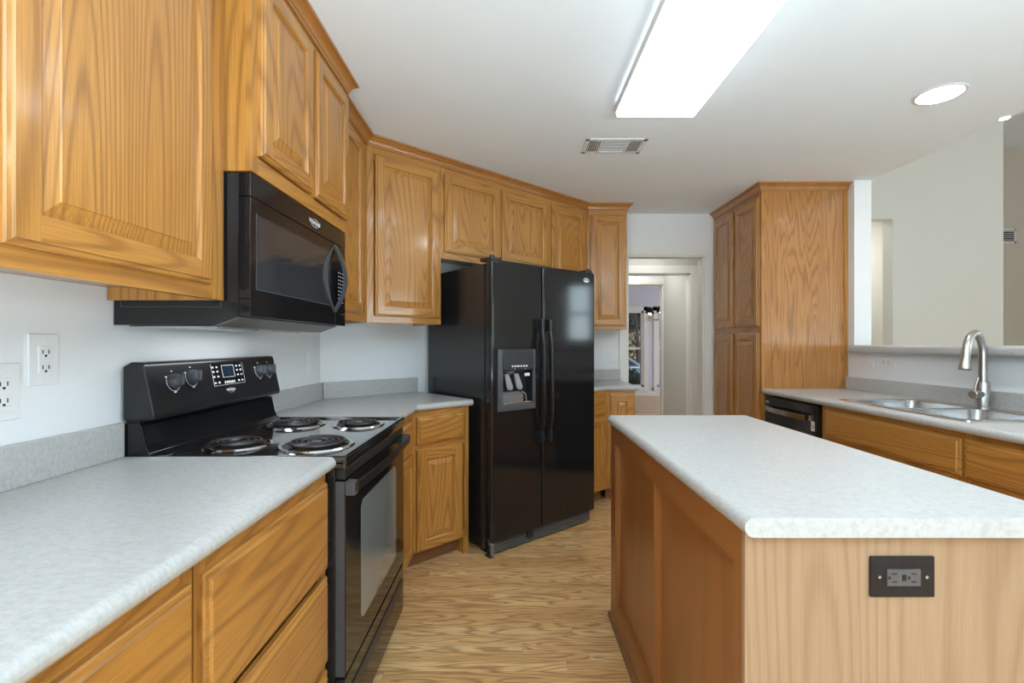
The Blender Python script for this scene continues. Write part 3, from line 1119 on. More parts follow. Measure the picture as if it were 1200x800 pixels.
# ------------------------------------------------------------------ outlets and switches
def wall_plate(name, label, cat, loc, rz, w, h, kind, horizontal=False, colours=('plate_white', 'plate_white'), group=None):
    """plate whose back lies on the wall: local -y looks into the room"""
    t = thing(name, label, cat, loc, rz, group or ('light switches' if cat == 'switch' else 'outlets'))
    pl, rc = colours
    mb = MB()
    mb.box((-w / 2, -0.006, -h / 2), (w / 2, 0, h / 2), pl, 0.0028)
    mb.build('cover_plate', t)
    ax = 0 if horizontal else 2

    def P(a, b):                  # a along the plate's length, b across it
        return (a, b) if horizontal else (b, a)

    def bx(mbx, a0, b0, a1, b1, y0, y1, key, bev=0.0):
        p, q_ = P(a0, b0), P(a1, b1)
        mbx.box((p[0], y0, p[1]), (q_[0], y1, q_[1]), key, bev)
    if kind == 'outlet':
        mb = MB()
        bx(mb, -0.033, -0.0165, 0.033, 0.0165, -0.009, -0.005, rc, 0.0015)
        for s in (-1, 1):
            c = 0.019 * s
            bx(mb, c - 0.005, -0.0090, c + 0.005, -0.0064, -0.0094, -0.0085, 'slot')
            bx(mb, c - 0.005, 0.0064, c + 0.005, 0.0090, -0.0094, -0.0085, 'slot')
            bx(mb, c - 0.0125, -0.003, c - 0.0070, 0.003, -0.0094, -0.0085, 'slot')
        bx(mb, -0.004, -0.006, 0.004, 0.006, -0.0098, -0.0085, pl, 0.0004)
        mb.build('receptacle', t)
    elif kind == 'rocker':
        mb = MB()
        bx(mb, -0.033, -0.0165, 0.033, 0.0165, -0.008, -0.005, rc, 0.0012)
        bx(mb, -0.030, -0.014, 0.030, 0.014, -0.011, -0.007, rc, 0.002)
        mb.build('rocker', t)
    else:
        mb = MB()
        bx(mb, -0.012, -0.006, 0.012, 0.006, -0.008, -0.005, rc, 0.001)
        bx(mb, -0.002, -0.004, 0.011, 0.004, -0.017, -0.006, rc, 0.0015)
        mb.build('toggle', t)
    for s in (-1, 1):
        p = P(s * 0.046, 0)
        mb = MB()
        mb.lathe([(0.003, 0), (0.003, 0.001), (0.001, 0.0016)], pl if pl == 'plate_white' else 'chrome', (p[0], -0.006, p[1]), (0, -1, 0), 10)
        mb.build('screw', t)
    return t


wall_plate('wall_outlet', 'white outlet plate on the left wall nearest the stove backguard', 'outlet', (XW, 1.177, 1.207), LEFT, 0.077, 0.126, 'outlet')
wall_plate('wall_outlet', 'white outlet plate on the left wall cut by the picture edge', 'outlet', (XW, 1.080, 1.136), LEFT, 0.080, 0.130, 'outlet')
wall_plate('light_switch', 'white switch plate on the left wall right of the stove', 'switch', (XW, 2.737, 1.130), LEFT, 0.078, 0.128, 'rocker')
wall_plate('light_switch', 'white toggle switch on the back wall beside the fridge and doorway', 'switch', (0.916, YB, 1.140), 0, 0.078, 0.128, 'toggle')
wall_plate('light_switch', 'white sideways switch plate under the bar ledge next to the pantry', 'switch', (XR, 3.365, 1.124), RIGHT, 0.126, 0.078, 'rocker', True)
wall_plate('wall_outlet', 'white sideways outlet plate under the bar ledge nearer the faucet', 'outlet', (XR, 3.180, 1.124), RIGHT, 0.126, 0.078, 'outlet', True)
wall_plate('island_outlet', 'dark bronze sideways outlet plate on the pale island end panel', 'outlet', (0.761, 0.936, 0.7915), 0, 0.126, 0.080, 'outlet', True, ('bronze', 'bronze_outlet'))

# ------------------------------------------------------------------ stove
SW = 0.768
st = thing('electric_range', 'black electric coil range standing between the left counters', 'stove', (-0.492, 1.408, 0), LEFT)
mb = MB()
mb.box((0.0, 0.030, 0.02), (SW, 0.640, 0.885), 'black_side', 0.003)
for xa in (0.03, SW - 0.07):
    for ya in (0.06, 0.56):
        mb.box((xa, ya, 0), (xa + 0.04, ya + 0.04, 0.021), 'black_matte')
mb.build('body', st)
mb = MB()
mb.box((-0.002, -0.004, 0.872), (SW + 0.002, 0.640, 0.9065), 'black_enamel', 0.010, 4)
mb.prism([(-0.003, 0.893), (-0.003, 0.908), (0.003, 0.9145), (0.013, 0.9145), (0.022, 0.9065), (0.022, 0.893)], 'x', 0.012, SW - 0.012, 'black_enamel', 0.002)
for xa, xb in ((-0.002, 0.016), (SW - 0.016, SW + 0.002)):
    mb.prism([(xa, 0.89), (xa, 0.909), (xa + 0.005, 0.9145), (xb - 0.005, 0.9145), (xb, 0.909), (xb, 0.89)], 'y', -0.003, 0.56, 'black_enamel', 0.002)
mb.build('cooktop', st)
# backguard
mb = MB()
mb.prism([(0.652, 0.90), (0.652, 1.010), (0.606, 1.010), (0.600, 1.002), (0.588, 0.945), (0.578, 0.922), (0.560, 0.910), (0.545, 0.9065), (0.545, 0.90)],
         'x', 0.0, SW, 'black', 0.002)
mb.build('riser', st)
mb = MB()
mb.prism([(0.655, 1.020), (0.655, 1.178), (0.630, 1.192), (0.600, 1.190), (0.594, 1.182), (0.563, 1.034), (0.567, 1.020)], 'x', 0.0, SW, 'black_console', 0.004, 3)
mb.box((0.01, 0.612, 1.004), (SW - 0.01, 0.652, 1.024), 'black_matte')
mb.build('console', st)
LEAN = math.atan2(0.031, 0.148)


def con(x, z, out=0.0):          # a point on the leaning console face
    y = 0.563 + (z - 1.034) / (1.182 - 1.034) * 0.031
    return Vector((x, y - out * math.cos(LEAN), z - 0 + out * math.sin(LEAN)))


CN = Vector((0, -math.cos(LEAN), math.sin(LEAN)))
CT = Vector((0, math.sin(LEAN), math.cos(LEAN)))


def con_rect(mb, x0, x1, z0, z1, key, th=0.001):
    vs = []
    for o_ in (0.0, th):
        for (x, z) in ((x0, z0), (x1, z0), (x1, z1), (x0, z1)):
            vs.append(con(x, z, o_))
    mb.faces(vs, [(4, 5, 6, 7), (0, 1, 5, 4), (1, 2, 6, 5), (2, 3, 7, 6), (3, 0, 4, 7)], key)


for kx, kz in ((0.108, 1.126), (0.197, 1.134), (0.622, 1.132), (0.700, 1.132)):
    c = con(kx, kz)
    mb = MB()
    mb.lathe([(0.0235, 0), (0.0235, 0.008), (0.0205, 0.018), (0.018, 0.024), (0.0, 0.025)], 'grey_plastic', c, CN, 28)
    # grip bar across the knob
    a_ = Vector((math.sin(0.35), 0, 0)) + CT * math.cos(0.35)
    b2 = a_.cross(CN)
    base = c + CN * 0.020
    vs = []
    for hh, ww, ll in ((0, 0.0065, 0.0195), (0.013, 0.0035, 0.0175)):
        for sa, sb in ((-1, -1), (1, -1), (1, 1), (-1, 1)):
            vs.append(base + CN * hh + b2 * (ww * sa) + a_ * (ll * sb))
    mb.faces(vs, [(0, 1, 5, 4), (1, 2, 6, 5), (2, 3, 7, 6), (3, 0, 4, 7), (4, 5, 6, 7)], 'grey_plastic')
    mb.build('knob', st)
    mb = MB()
    arc = [c + CN * 0.0006 + (Vector((1, 0, 0)) * math.cos(a) + CT * math.sin(a)) * 0.030 for a in [R(150 + 9 * i) for i in range(24)]]
    mb.tube(arc, 0.0007, 'mark', 6)
    for ang, sz in ((150, 0.004), (90, 0.003), (30, 0.004), (270, 0.005)):
        pc = Vector((math.cos(R(ang)) * 0.033, 0, math.sin(R(ang)) * 0.033))
        con_rect(mb, kx + pc.x - sz, kx + pc.x + sz, kz + pc.z - 0.0018, kz + pc.z + 0.0018, 'mark')
    mb.build('dial_marks', st)
mb = MB()
con_rect(mb, 0.303, 0.505, 1.092, 1.174, 'black', 0.0012)
mb.build('control_panel', st)
mb = MB()
con_rect(mb, 0.372, 0.436, 1.126, 1.160, 'display', 0.002)
mb.build('display', st)
mb = MB()
for i in range(6):
    con_rect(mb, 0.370 + i * 0.0115, 0.377 + i * 0.0115, 1.098, 1.107, 'mark', 0.002)
for cx_ in (0.314, 0.338, 0.462, 0.486):
    for cz in (1.104, 1.126, 1.144, 1.160):
        con_rect(mb, cx_ - 0.005, cx_ + 0.005, cz - 0.003, cz + 0.003, 'mark', 0.002)
for a0, a1, b0, b1 in ((0.366, 0.442, 1.1635, 1.1655), (0.366, 0.442, 1.1205, 1.1220), (0.366, 0.3675, 1.122, 1.1640), (0.4405, 0.442, 1.122, 1.1640),
                       (0.305, 0.503, 1.0930, 1.0940), (0.305, 0.306, 1.093, 1.172), (0.502, 0.503, 1.093, 1.172)):
    con_rect(mb, a0, a1, b0, b1, 'mark', 0.002)
mb.build('control_buttons', st)
pc = con(0.40, 1.074, 0.0008)
text_mesh('logo', 'Whirlpool', 0.013, 'mark', st, face_at(pc.x, pc.y, pc.z, -LEAN))
mb = MB()
ring = [pc + CN * 0.0006 + Vector((1, 0, 0)) * math.cos(a) * 0.019 + CT * (math.sin(a) * 0.0085 - 0.002) for a in [R(200 + 7 * i) for i in range(40)]]
mb.tube(ring, 0.0006, 'mark', 6)
mb.build('logo_swoosh', st)
# burners
for bx_, by_, br_ in ((0.190, 0.162, 0.118), (0.190, 0.425, 0.100), (0.592, 0.415, 0.118), (0.592, 0.150, 0.100)):
    mb = MB()
    turns = 4.1 if br_ > 0.11 else 3.3
    pts_ = []
    n_ = int(turns * 30)
    for i in range(n_ + 1):
        a = 2 * PI * turns * i / n_
        rr_ = 0.020 + (br_ - 0.022 - 0.020) * i / n_
        pts_.append((bx_ + rr_ * math.cos(a), by_ + rr_ * math.sin(a), 0.9195))
    mb.tube(pts_, 0.0052, 'coil', 8)
    for k in range(3):
        a = R(30 + 120 * k)
        mb.tube([(bx_ + 0.012 * math.cos(a), by_ + 0.012 * math.sin(a), 0.9125), (bx_ + (br_ - 0.012) * math.cos(a), by_ + (br_ - 0.012) * math.sin(a), 0.9125)], 0.003, 'pan', 6)
    bo = mb.build('burner', st)
    mb = MB()
    mb.lathe([(0.0, 0.9070), (0.018, 0.9071), (br_ - 0.03, 0.9080), (br_ - 0.012, 0.9105), (br_ - 0.012, 0.9068)], 'black_matte', (bx_, by_, 0), (0, 0, 1), 48)
    mb.lathe([(br_ - 0.012, 0.9068), (br_ - 0.012, 0.9108), (br_ - 0.005, 0.9128), (br_ + 0.002, 0.9118), (br_ + 0.006, 0.9068)], 'chrome', (bx_, by_, 0), (0, 0, 1), 48)
    mb.build('drip_pan', bo)
    mb = MB()
    mb.lathe([(0.016, 0.914), (0.016, 0.9215), (0.0, 0.922)], 'chrome', (bx_, by_, 0), (0, 0, 1), 20)
    mb.build('burner_cap', bo)
# vent strip, door, drawer
mb = MB()
mb.box((0.008, 0.002, 0.842), (SW - 0.008, 0.03, 0.872), 'black_matte', 0.003)
for i in range(18):
    xx = 0.10 + i * 0.032
    mb.box((xx, 0.0005, 0.850), (xx + 0.024, 0.003, 0.853), 'slot')
    mb.box((xx, 0.0005, 0.859), (xx + 0.024, 0.003, 0.862), 'slot')
mb.build('vent_strip', st)
mb = MB()
mb.box((0.004, 0.0, 0.262), (SW - 0.004, 0.030, 0.838), 'black', 0.004, 3)
mb.box((0.002, 0.003, 0.262), (0.006, 0.029, 0.838), 'grey_plastic')
dr = mb.build('oven_door', st)
mb = MB()
mb.prism([(0.15, 0.36), (0.17, 0.345), (SW - 0.17, 0.345), (SW - 0.15, 0.36), (SW - 0.15, 0.715), (SW - 0.17, 0.735), (0.17, 0.735), (0.15, 0.715)], 'y', -0.0012, 0.001, 'oven_glass')
mb.build('window', dr)
mb = MB()
n_ = 24
for i in range(n_ + 1):
    pass
ins, outs = [], []
for i in range(n_ + 1):
    tt = i / n_
    x = 0.012 + (SW - 0.024) * tt
    bow = -0.022 - 0.012 * math.sin(PI * tt)
    outs.append((x, bow - 0.012))
    ins.append((x, bow))
mb.prism(outs + ins[::-1], 'z', 0.806, 0.834, 'black_console', 0.003)
mb.box((0.006, -0.028, 0.796), (0.036, 0.002, 0.838), 'grey_plastic', 0.003)
mb.box((SW - 0.036, -0.028, 0.796), (SW - 0.006, 0.002, 0.838), 'grey_plastic', 0.003)
mb.build('handle', dr)
mb = MB()
mb.box((0.004, 0.002, 0.045), (SW - 0.004, 0.030, 0.252), 'black', 0.004, 3)
dw = mb.build('storage_drawer', st)
mb = MB()
mb.prism([(0.04, 0.175), (0.06, 0.155), (SW - 0.06, 0.155), (SW - 0.04, 0.175), (SW - 0.04, 0.197), (0.04, 0.197)], 'y', -0.001, 0.004, 'black_matte')
mb.build('finger_pull', dw)

# ------------------------------------------------------------------ microwave
MW, MH = 0.785, 0.416
mw = thing('microwave', 'black over-the-range microwave mounted under the deep oak cabinet', 'microwave', (-0.757, 1.384, 1.326), LEFT)
MD = -0.757 - XW - 0.003
mb = MB()
mb.prism([(0.036, 0.0), (0.036, MH), (MD, MH), (MD, -0.026), (0.11, -0.026)], 'x', 0, MW, 'black', 0.002)
for a0, a1, c0_, c1_ in ((0.085, MD - 0.02, 0.026, 0.0275), (0.085, MD - 0.02, 0.052, 0.0535), (0.085, 0.0865, 0.026, 0.0535), (MD - 0.0215, MD - 0.02, 0.026, 0.0535)):
    mb.box((0.0, a0, c0_), (-0.001, a1, c1_), 'grey_plastic')
mb.build('body', mw)
mb = MB()
mb.box((0.03, 0.115, -0.030), (MW - 0.03, MD - 0.02, -0.0262), 'steel', 0.002)
for xa in (0.10, 0.44):
    mb.box((xa, 0.16, -0.032), (xa + 0.24, 0.27, -0.0298), 'chrome', 0.0005)
mb.prism([(0.040, -0.0012), (0.110, -0.0268), (0.110, -0.0300), (0.038, -0.0030)], 'x', 0.01, MW - 0.01, 'grey_mid')
mb.build('vent_filter', mw)
mb = MB()
mb.box((0, 0.0, 0.3485), (MW, 0.034, MH), 'black', 0.0015, 2)
mb.build('top_vent_panel', mw)
mb = MB()
mb.box((0, 0.0, 0.0515), (MW, 0.034, 0.346), 'black', 0.0015, 2)
md = mb.build('door', mw)
mb = MB()
mb.box((0, 0.0, 0.0), (MW, 0.034, 0.050), 'black', 0.0015, 2)
mb.box((0.015, -0.0006, 0.0485), (MW - 0.02, 0.0, 0.0500), 'chrome')
mb.box((0.66, -0.0006, 0.004), (0.6615, 0.0, 0.0485), 'grey_plastic')
mb.build('bottom_panel', mw)
mb = MB()
mb.prism([(0.032, 0.084), (0.590, 0.084), (0.610, 0.098), (0.610, 0.288), (0.590, 0.302), (0.032, 0.302)], 'y', -0.0008, 0.001, 'micro_glass')
mb.build('window', md)
mb = MB()
mb.box((0.029, -0.0012, 0.080), (0.0315, 0.0, 0.305), 'grey_plastic')
mb.box((0.029, -0.0012, 0.0795), (0.600, 0.0, 0.0825), 'grey_plastic')
mb.build('window_border', md)
mb = MB()
pz = [0.052 + (0.346 - 0.052) * i / 20 for i in range(21)]
lo_, hi_ = 0.054, 0.342


def lens(tt, sag):
    return sag * (1 - (2 * tt - 1) ** 2)


outer, inner = [], []
for i in range(25):
    tt = i / 24
    z = lo_ + (hi_ - lo_) * tt
    outer.append((0.652 - lens(tt, 0.115), z))
    inner.append((0.652 - lens(tt, 0.085), z))
mb.prism(outer + inner[::-1][1:-1], 'y', -0.006, 0.0, 'grey_plastic', 0.0)
mb.build('handle_trim', md)
mb = MB()
path = []
for i in range(25):
    tt = i / 24
    path.append(Vector((0.656 + lens(tt, 0.012), -0.002 - lens(tt, 0.046), lo_ + (hi_ - lo_) * tt)))
# flat bowed strap
vs, fs = [], []
for p_ in path:
    vs += [p_ + Vector((-0.012, 0, 0)), p_ + Vector((0.012, 0, 0)), p_ + Vector((0.010, 0.012, 0)), p_ + Vector((-0.010, 0.012, 0))]
for i in range(24):
    for k in range(4):
        l = (k + 1) % 4
        fs.append((4 * i + k, 4 * i + l, 4 * i + 4 + l, 4 * i + 4 + k))
fs += [(0, 1, 2, 3), (96, 97, 98, 99)]
mb.faces(vs, fs, 'grey_plastic')
mb.build('handle', md)
mb = MB()
for i in range(9):
    for xx in (0.698, 0.722, 0.746):
        mb.box((xx, -0.0008, 0.10 + i * 0.016), (xx + 0.010, 0.001, 0.104 + i * 0.016), 'mark')
mb.build('keypad', md)
mb = MB()
mb.box((0.690, -0.0008, 0.265), (0.765, 0.001, 0.300), 'display')
mb.build('display', md)
text_mesh('logo', 'Whirlpool', 0.024, 'mark', mw, face_at(0.45, -0.0005, 0.384))
mb = MB()
ring = [(0.452 + math.cos(a) * 0.036, -0.0006, 0.382 + math.sin(a) * 0.015) for a in [R(200 + 7 * i) for i in range(40)]]
mb.tube(ring, 0.0009, 'mark', 6)
mb.build('logo_swoosh', mw)

# ------------------------------------------------------------------ fridge
FA = R(39.5)
fr = thing('refrigerator', 'black side-by-side refrigerator with ice dispenser in the angled corner', 'refrigerator', (-0.120, 2.767, 0), FA)
FW = 0.910
mb = MB()
mb.box((0.006, 0.075, 0.025), (FW - 0.006, 0.745, 1.722), 'black_side', 0.006)
for xa in (0.03, FW - 0.08):
    for ya in (0.10, 0.68):
        mb.box((xa, ya, 0), (xa + 0.05, ya + 0.05, 0.03), 'black_matte')
mb.build('case', fr)
mb = MB()
mb.box((0.012, 0.058, 0.09), (FW - 0.012, 0.078, 1.72), 'black_matte')
mb.build('gasket', fr)
SPL = 0.405
mb = MB()
mb.box((0.0, 0.0, 0.086), (SPL - 0.003, 0.060, 1.742), 'black', 0.016, 5)
fl = mb.build('freezer_door', fr)
DX_0, DX_1, DZ0, DZ1 = 0.042, 0.338, 0.846, 1.214
cx0, cx1, cz0, cz1 = DX_0 + 0.038, DX_1 - 0.022, DZ0 + 0.038, 1.084
mb = MB()
mb.box((cx0, -0.05, cz0), (cx1, 0.054, cz1), 'black')
cut = mb.build('cutter', fr)
fl.modifiers.clear()
bo_ = fl.modifiers.new('cut', 'BOOLEAN')
bo_.object = cut
bo_.operation = 'DIFFERENCE'
bo_.solver = 'EXACT'
dg_ = bpy.context.evaluated_depsgraph_get()
me_ = bpy.data.meshes.new_from_object(fl.evaluated_get(dg_))
fl.modifiers.clear()
fl.data = me_
fl.data.set_sharp_from_angle(angle=R(35))
wn_ = fl.modifiers.new('flat_faces', 'WEIGHTED_NORMAL')
wn_.keep_sharp = True
bpy.data.objects.remove(cut)
mb = MB()
mb.box((SPL + 0.003, 0.0, 0.086), (FW, 0.060, 1.742), 'black', 0.016, 5)
frd = mb.build('fridge_door', fr)
for xa in (0.01, FW - 0.085):
    mb = MB()
    mb.box((xa, 0.015, 1.738), (xa + 0.075, 0.13, 1.758), 'black_matte', 0.006)
    mb.lathe([(0.014, 1.74), (0.014, 1.768), (0.0, 1.769)], 'black', (xa + (0.02 if xa < 0.4 else 0.055), 0.032, 0), (0, 0, 1), 20)
    mb.build('hinge_cover', fr)
# base grille
mb = MB()
mb.box((0.02, 0.040, 0.008), (FW - 0.015, 0.075, 0.082), 'black_matte', 0.003)
for i in range(4):
    zz = 0.014 + i * 0.016
    mb.prism([(0.040, zz), (0.026, zz + 0.004), (0.026, zz + 0.008), (0.040, zz + 0.011)], 'x', 0.03, FW - 0.025, 'grey_mid')
mb.build('base_grille', fr)
mb = MB()
mb.lathe([(0.027, 0), (0.027, 0.012), (0.020, 0.016), (0, 0.016)], 'black_matte', (0.320, 0.030, 0.055), (0, -1, 0), 28)
mb.build('filter_cap', fr)
mb = MB()
mb.prism([(0.0, 0.012), (0.0, 0.075), (0.008, 0.084), (0.03, 0.084), (0.03, 0.072), (0.012, 0.066), (0.012, 0.012)], 'x', 0.0, 0.022, 'grey_mid', 0.002)
mb.box((-0.004, 0.01, 0.0), (0.026, 0.06, 0.012), 'black_matte', 0.002)
mb.build('hinge_bracket', fr)
# handles
for hx, side, dpar in ((SPL - 0.034, -1, fl), (SPL + 0.034, 1, frd)):
    mb = MB()
    zs = [0.642 + (1.402 - 0.642) * i / 30 for i in range(31)]
    vs, fs = [], []
    for i, z in enumerate(zs):
        tt = i / 30
        out = 0.004 + 0.052 * (1 - abs(2 * tt - 1) ** 5)
        w_ = 0.014
        vs += [(hx - w_, -out + 0.016, z), (hx - w_ * .8, -out - 0.004, z), (hx, -out - 0.009, z), (hx + w_ * .8, -out - 0.004, z), (hx + w_, -out + 0.016, z)]
    for i in range(30):
        for k in range(5):
            l = (k + 1) % 5
            fs.append((5 * i + k, 5 * i + l, 5 * i + 5 + l, 5 * i + 5 + k))
    fs += [(0, 1, 2, 3, 4), (150, 151, 152, 153, 154)]
    mb.faces(vs, fs, 'black_console')
    for z in (0.66, 1.36):
        mb.box((hx - 0.013, -0.046, z - 0.03), (hx + 0.013, 0.002, z + 0.04), 'black_matte', 0.004)
    mb.build('handle', dpar)
# dispenser
mb = MB()
mb.box((DX_0, -0.012, DZ0), (DX_0 + 0.038, 0.004, DZ1), 'grey_plastic', 0.005)
mb.box((DX_1 - 0.022, -0.012, DZ0), (DX_1, 0.004, DZ1), 'grey_plastic', 0.005)
mb.box((DX_0 + 0.03, -0.012, DZ0), (DX_1 - 0.01, 0.004, DZ0 + 0.038), 'grey_plastic', 0.005)
dp = mb.build('dispenser_frame', fl)
mb = MB()
mb.prism([(-0.010, 1.084), (-0.018, 1.090), (-0.010, DZ1), (0.002, DZ1), (0.002, 1.084)], 'x', DX_0 + 0.036, DX_1 - 0.020, 'black_console', 0.002)
for i in range(6):
    xx = 0.140 + i * 0.022
    mb.box((xx, -0.0185, 1.108), (xx + 0.014, -0.015, 1.117), 'mark')
for i in range(2):
    mb.box((0.16 + i * 0.085, -0.0185, 1.094), (0.164 + i * 0.085, -0.016, 1.100), 'mark')
mb.build('dispenser_controls', fl)
mb = MB()
e_ = 0.0008
mb.faces([(cx0 + e_, -0.002, cz0 + e_), (cx1 - e_, -0.002, cz0 + e_), (cx1 - e_, -0.002, cz1 - e_), (cx0 + e_, -0.002, cz1 - e_),
          (cx0 + e_, 0.053, cz0 + e_), (cx1 - e_, 0.053, cz0 + e_), (cx1 - e_, 0.053, cz1 - e_), (cx0 + e_, 0.053, cz1 - e_)],
         [(4, 5, 6, 7), (0, 1, 5, 4), (1, 2, 6, 5), (2, 3, 7, 6), (3, 0, 4, 7)], 'black_matte')
mb.box((cx0 + 0.004, -0.008, cz0 + 0.001), (cx1 - 0.004, 0.05, cz0 + 0.010), 'steel', 0.002)
mb.prism([(0.000, cz0 + 0.010), (0.000, cz0 + 0.050), (0.030, cz0 + 0.072), (0.052, cz0 + 0.072), (0.052, cz0 + 0.010)], 'x', cx0 + 0.004, cx1 - 0.070, 'grey_mid', 0.002)
mb.lathe([(0.034, 0.0), (0.030, -0.012), (0.018, -0.02), (0.0, -0.02)], 'grey_mid', (cx0 + 0.075, 0.028, cz1 - 0.001), (0, 0, 1), 20)
mb.tube([(cx1 - 0.070, 0.020, cz0 + 0.07), (cx1 - 0.045, 0.012, cz0 + 0.055), (cx1 - 0.035, 0.010, cz0 + 0.012)], 0.006, 'steel', 8)
mb.build('dispenser_recess', fl, fix=False)
for xx in (cx0 + 0.030, cx0 + 0.105):
    mb = MB()
    mb.prism([(xx, 1.066), (xx + 0.030, 1.066), (xx + 0.066, 0.985), (xx + 0.056, 0.966), (xx + 0.030, 0.970), (xx + 0.018, 0.985)], 'y', 0.010, 0.024, 'grey_pale', 0.003)
    mb.build('dispenser_paddle', fl)
mb = MB()
mb.box((cx1 - 0.062, -0.004, 1.050), (cx1 - 0.022, -0.001, 1.068), 'mark')
mb.build('dispenser_sticker', fl)
mb = MB()
bc = (0.815, 0.0, 1.684)
mb.prism([(bc[0] + 0.030 * math.cos(2 * PI * i / 32), bc[2] + 0.0165 * math.sin(2 * PI * i / 32)) for i in range(32)], 'y', -0.003, 0.001, 'chrome', 0.001)
bd = mb.build('badge', frd)
text_mesh('badge_lettering', 'Whirlpool', 0.011, 'black_matte', bd, face_at(bc[0], -0.0032, bc[2]))

# ------------------------------------------------------------------ dishwasher
dwm = thing('dishwasher', 'black dishwasher with curved steel handle left of the sink cabinet', 'dishwasher', (1.866, 3.522, 0), RIGHT)
DWW = 0.598
mb = MB()
mb.box((0.004, 0.056, 0.02), (DWW - 0.004, 0.60, 0.868), 'black_side', 0.003)
mb.build('tub', dwm)
mb = MB()
mb.box((0, 0.0, 0.105), (DWW, 0.055, 0.862), 'black', 0.004, 3)
dd = mb.build('door', dwm)
mb = MB()
mb.box((0.0, 0.07, 0.0), (DWW, 0.08, 0.10), 'black_matte')
mb.build('toe_kick', dwm)
mb = MB()
ins, outs = [], []
for i in range(21):
    tt = i / 20
    x = 0.030 + (DWW - 0.075) * tt
    bow = -0.012 - 0.030 * math.sin(PI * tt) ** 0.6
    outs.append((x, bow - 0.010))
    ins.append((x, bow))
mb.prism(outs + ins[::-1], 'z', 0.766, 0.800, 'dark_steel', 0.003)
mb.box((0.024, -0.014, 0.766), (0.050, 0.001, 0.800), 'dark_steel', 0.003)
mb.box((DWW - 0.065, -0.014, 0.766), (DWW - 0.039, 0.001, 0.800), 'dark_steel', 0.003)
mb.build('handle', dd)
text_mesh('logo', 'LG', 0.022, 'mark', dwm, face_at(0.042, -0.0006, 0.826))
mb = MB()
mb.lathe([(0.009, 0), (0.009, 0.0006), (0.0, 0.0008)], 'mark', (0.022, 0.0, 0.826), (0, -1, 0), 20)
mb.build('logo_disc', dwm)
mb = MB()
mb.box((DWW - 0.058, -0.0008, 0.705), (DWW - 0.022, 0.001, 0.765), 'mark')
mb.lathe([(0.011, 0), (0.011, 0.0005), (0, 0.0006)], 'slot', (DWW - 0.040, -0.0009, 0.730), (0, -1, 0), 20)
mb.lathe([(0.007, 0), (0.007, 0.0005), (0, 0.0006)], 'mark', (DWW - 0.040, -0.0015, 0.730), (0, -1, 0), 20)
mb.build('sticker', dd)

# ------------------------------------------------------------------ sink and faucet
sk = thing('kitchen_sink', 'stainless double bowl sink set into the counter by the bar wall', 'sink', ((SX0 + SX1) / 2, (SY0 + SY1) / 2, TOP))
hx, hy = (SX1 - SX0) / 2, (SY1 - SY0) / 2


def rrect(x0, y0, x1, y1, r, n=6):
    out = []
    for cx_, cy_, a0 in ((x1 - r, y1 - r, 0), (x0 + r, y1 - r, 90), (x0 + r, y0 + r, 180), (x1 - r, y0 + r, 270)):
        for i in range(n + 1):
            a = R(a0 + 90 * i / n)
            out.append((cx_ + r * math.cos(a), cy_ + r * math.sin(a)))
    return out


B1 = (-hx + 0.040, -hy + 0.040, hx - 0.105, -0.016)
B2 = (-hx + 0.040, 0.016, hx - 0.105, hy - 0.040)
mb = MB()
bm = mb.bm
outer = rrect(-hx, -hy, hx, hy, 0.030)
edges = []


def loop(pts2, z):
    vs = [bm.verts.new((x, y, z)) for x, y in pts2]
    return vs, [bm.edges.new((vs[i], vs[(i + 1) % len(vs)])) for i in range(len(vs))]


ZRIM = 0.006
vo, eo = loop(rrect(-hx + .006, -hy + .006, hx - .006, hy - .006, 0.026), ZRIM)
v1, e1_ = loop(rrect(*B1, 0.060), ZRIM)
v2, e2_ = loop(rrect(*B2, 0.060), ZRIM)
bmesh.ops.triangle_fill(bm, use_beauty=True, use_dissolve=False, edges=eo + e1_ + e2_)
vl, _ = loop(outer, 0.0005)
for i in range(len(vo)):
    j = (i + 1) % len(vo)
    bm.faces.new((vl[i], vl[j], vo[j], vo[i]))
mb._mat('steel')
mb.build('rim', sk)
for B in (B1, B2):
    mb = MB()
    bm = mb.bm
    prev = None
    for ins_, z, r_ in ((0.0, ZRIM, 0.060), (0.004, ZRIM - 0.004, 0.058), (0.010, -0.14, 0.055), (0.022, -0.165, 0.05), (0.05, -0.175, 0.03)):
        vs = [bm.verts.new((x, y, z)) for x, y in rrect(B[0] + ins_, B[1] + ins_, B[2] - ins_, B[3] - ins_, r_)]
        if prev:
            for i in range(len(vs)):
                j = (i + 1) % len(vs)
                bm.faces.new((prev[i], prev[j], vs[j], vs[i]))
        prev = vs
    bm.faces.new(prev)
    mb._mat('steel')
    ba = mb.build('basin', sk, fix=False)
    mb = MB()
    mb.lathe([(0.042, 0), (0.040, 0.003), (0.03, 0.001), (0.0, 0.001)], 'chrome', ((B[0] + B[2]) / 2, (B[1] + B[3]) / 2, -0.1745), (0, 0, 1), 24)
    mb.build('drain', ba)
mb = MB()
mb.lathe([(0.014, 0), (0.013, 0.006), (0.0, 0.007)], 'nickel', (hx - 0.05, -0.31, ZRIM), (0, 0, 1), 20)
mb.build('hole_cap', sk)

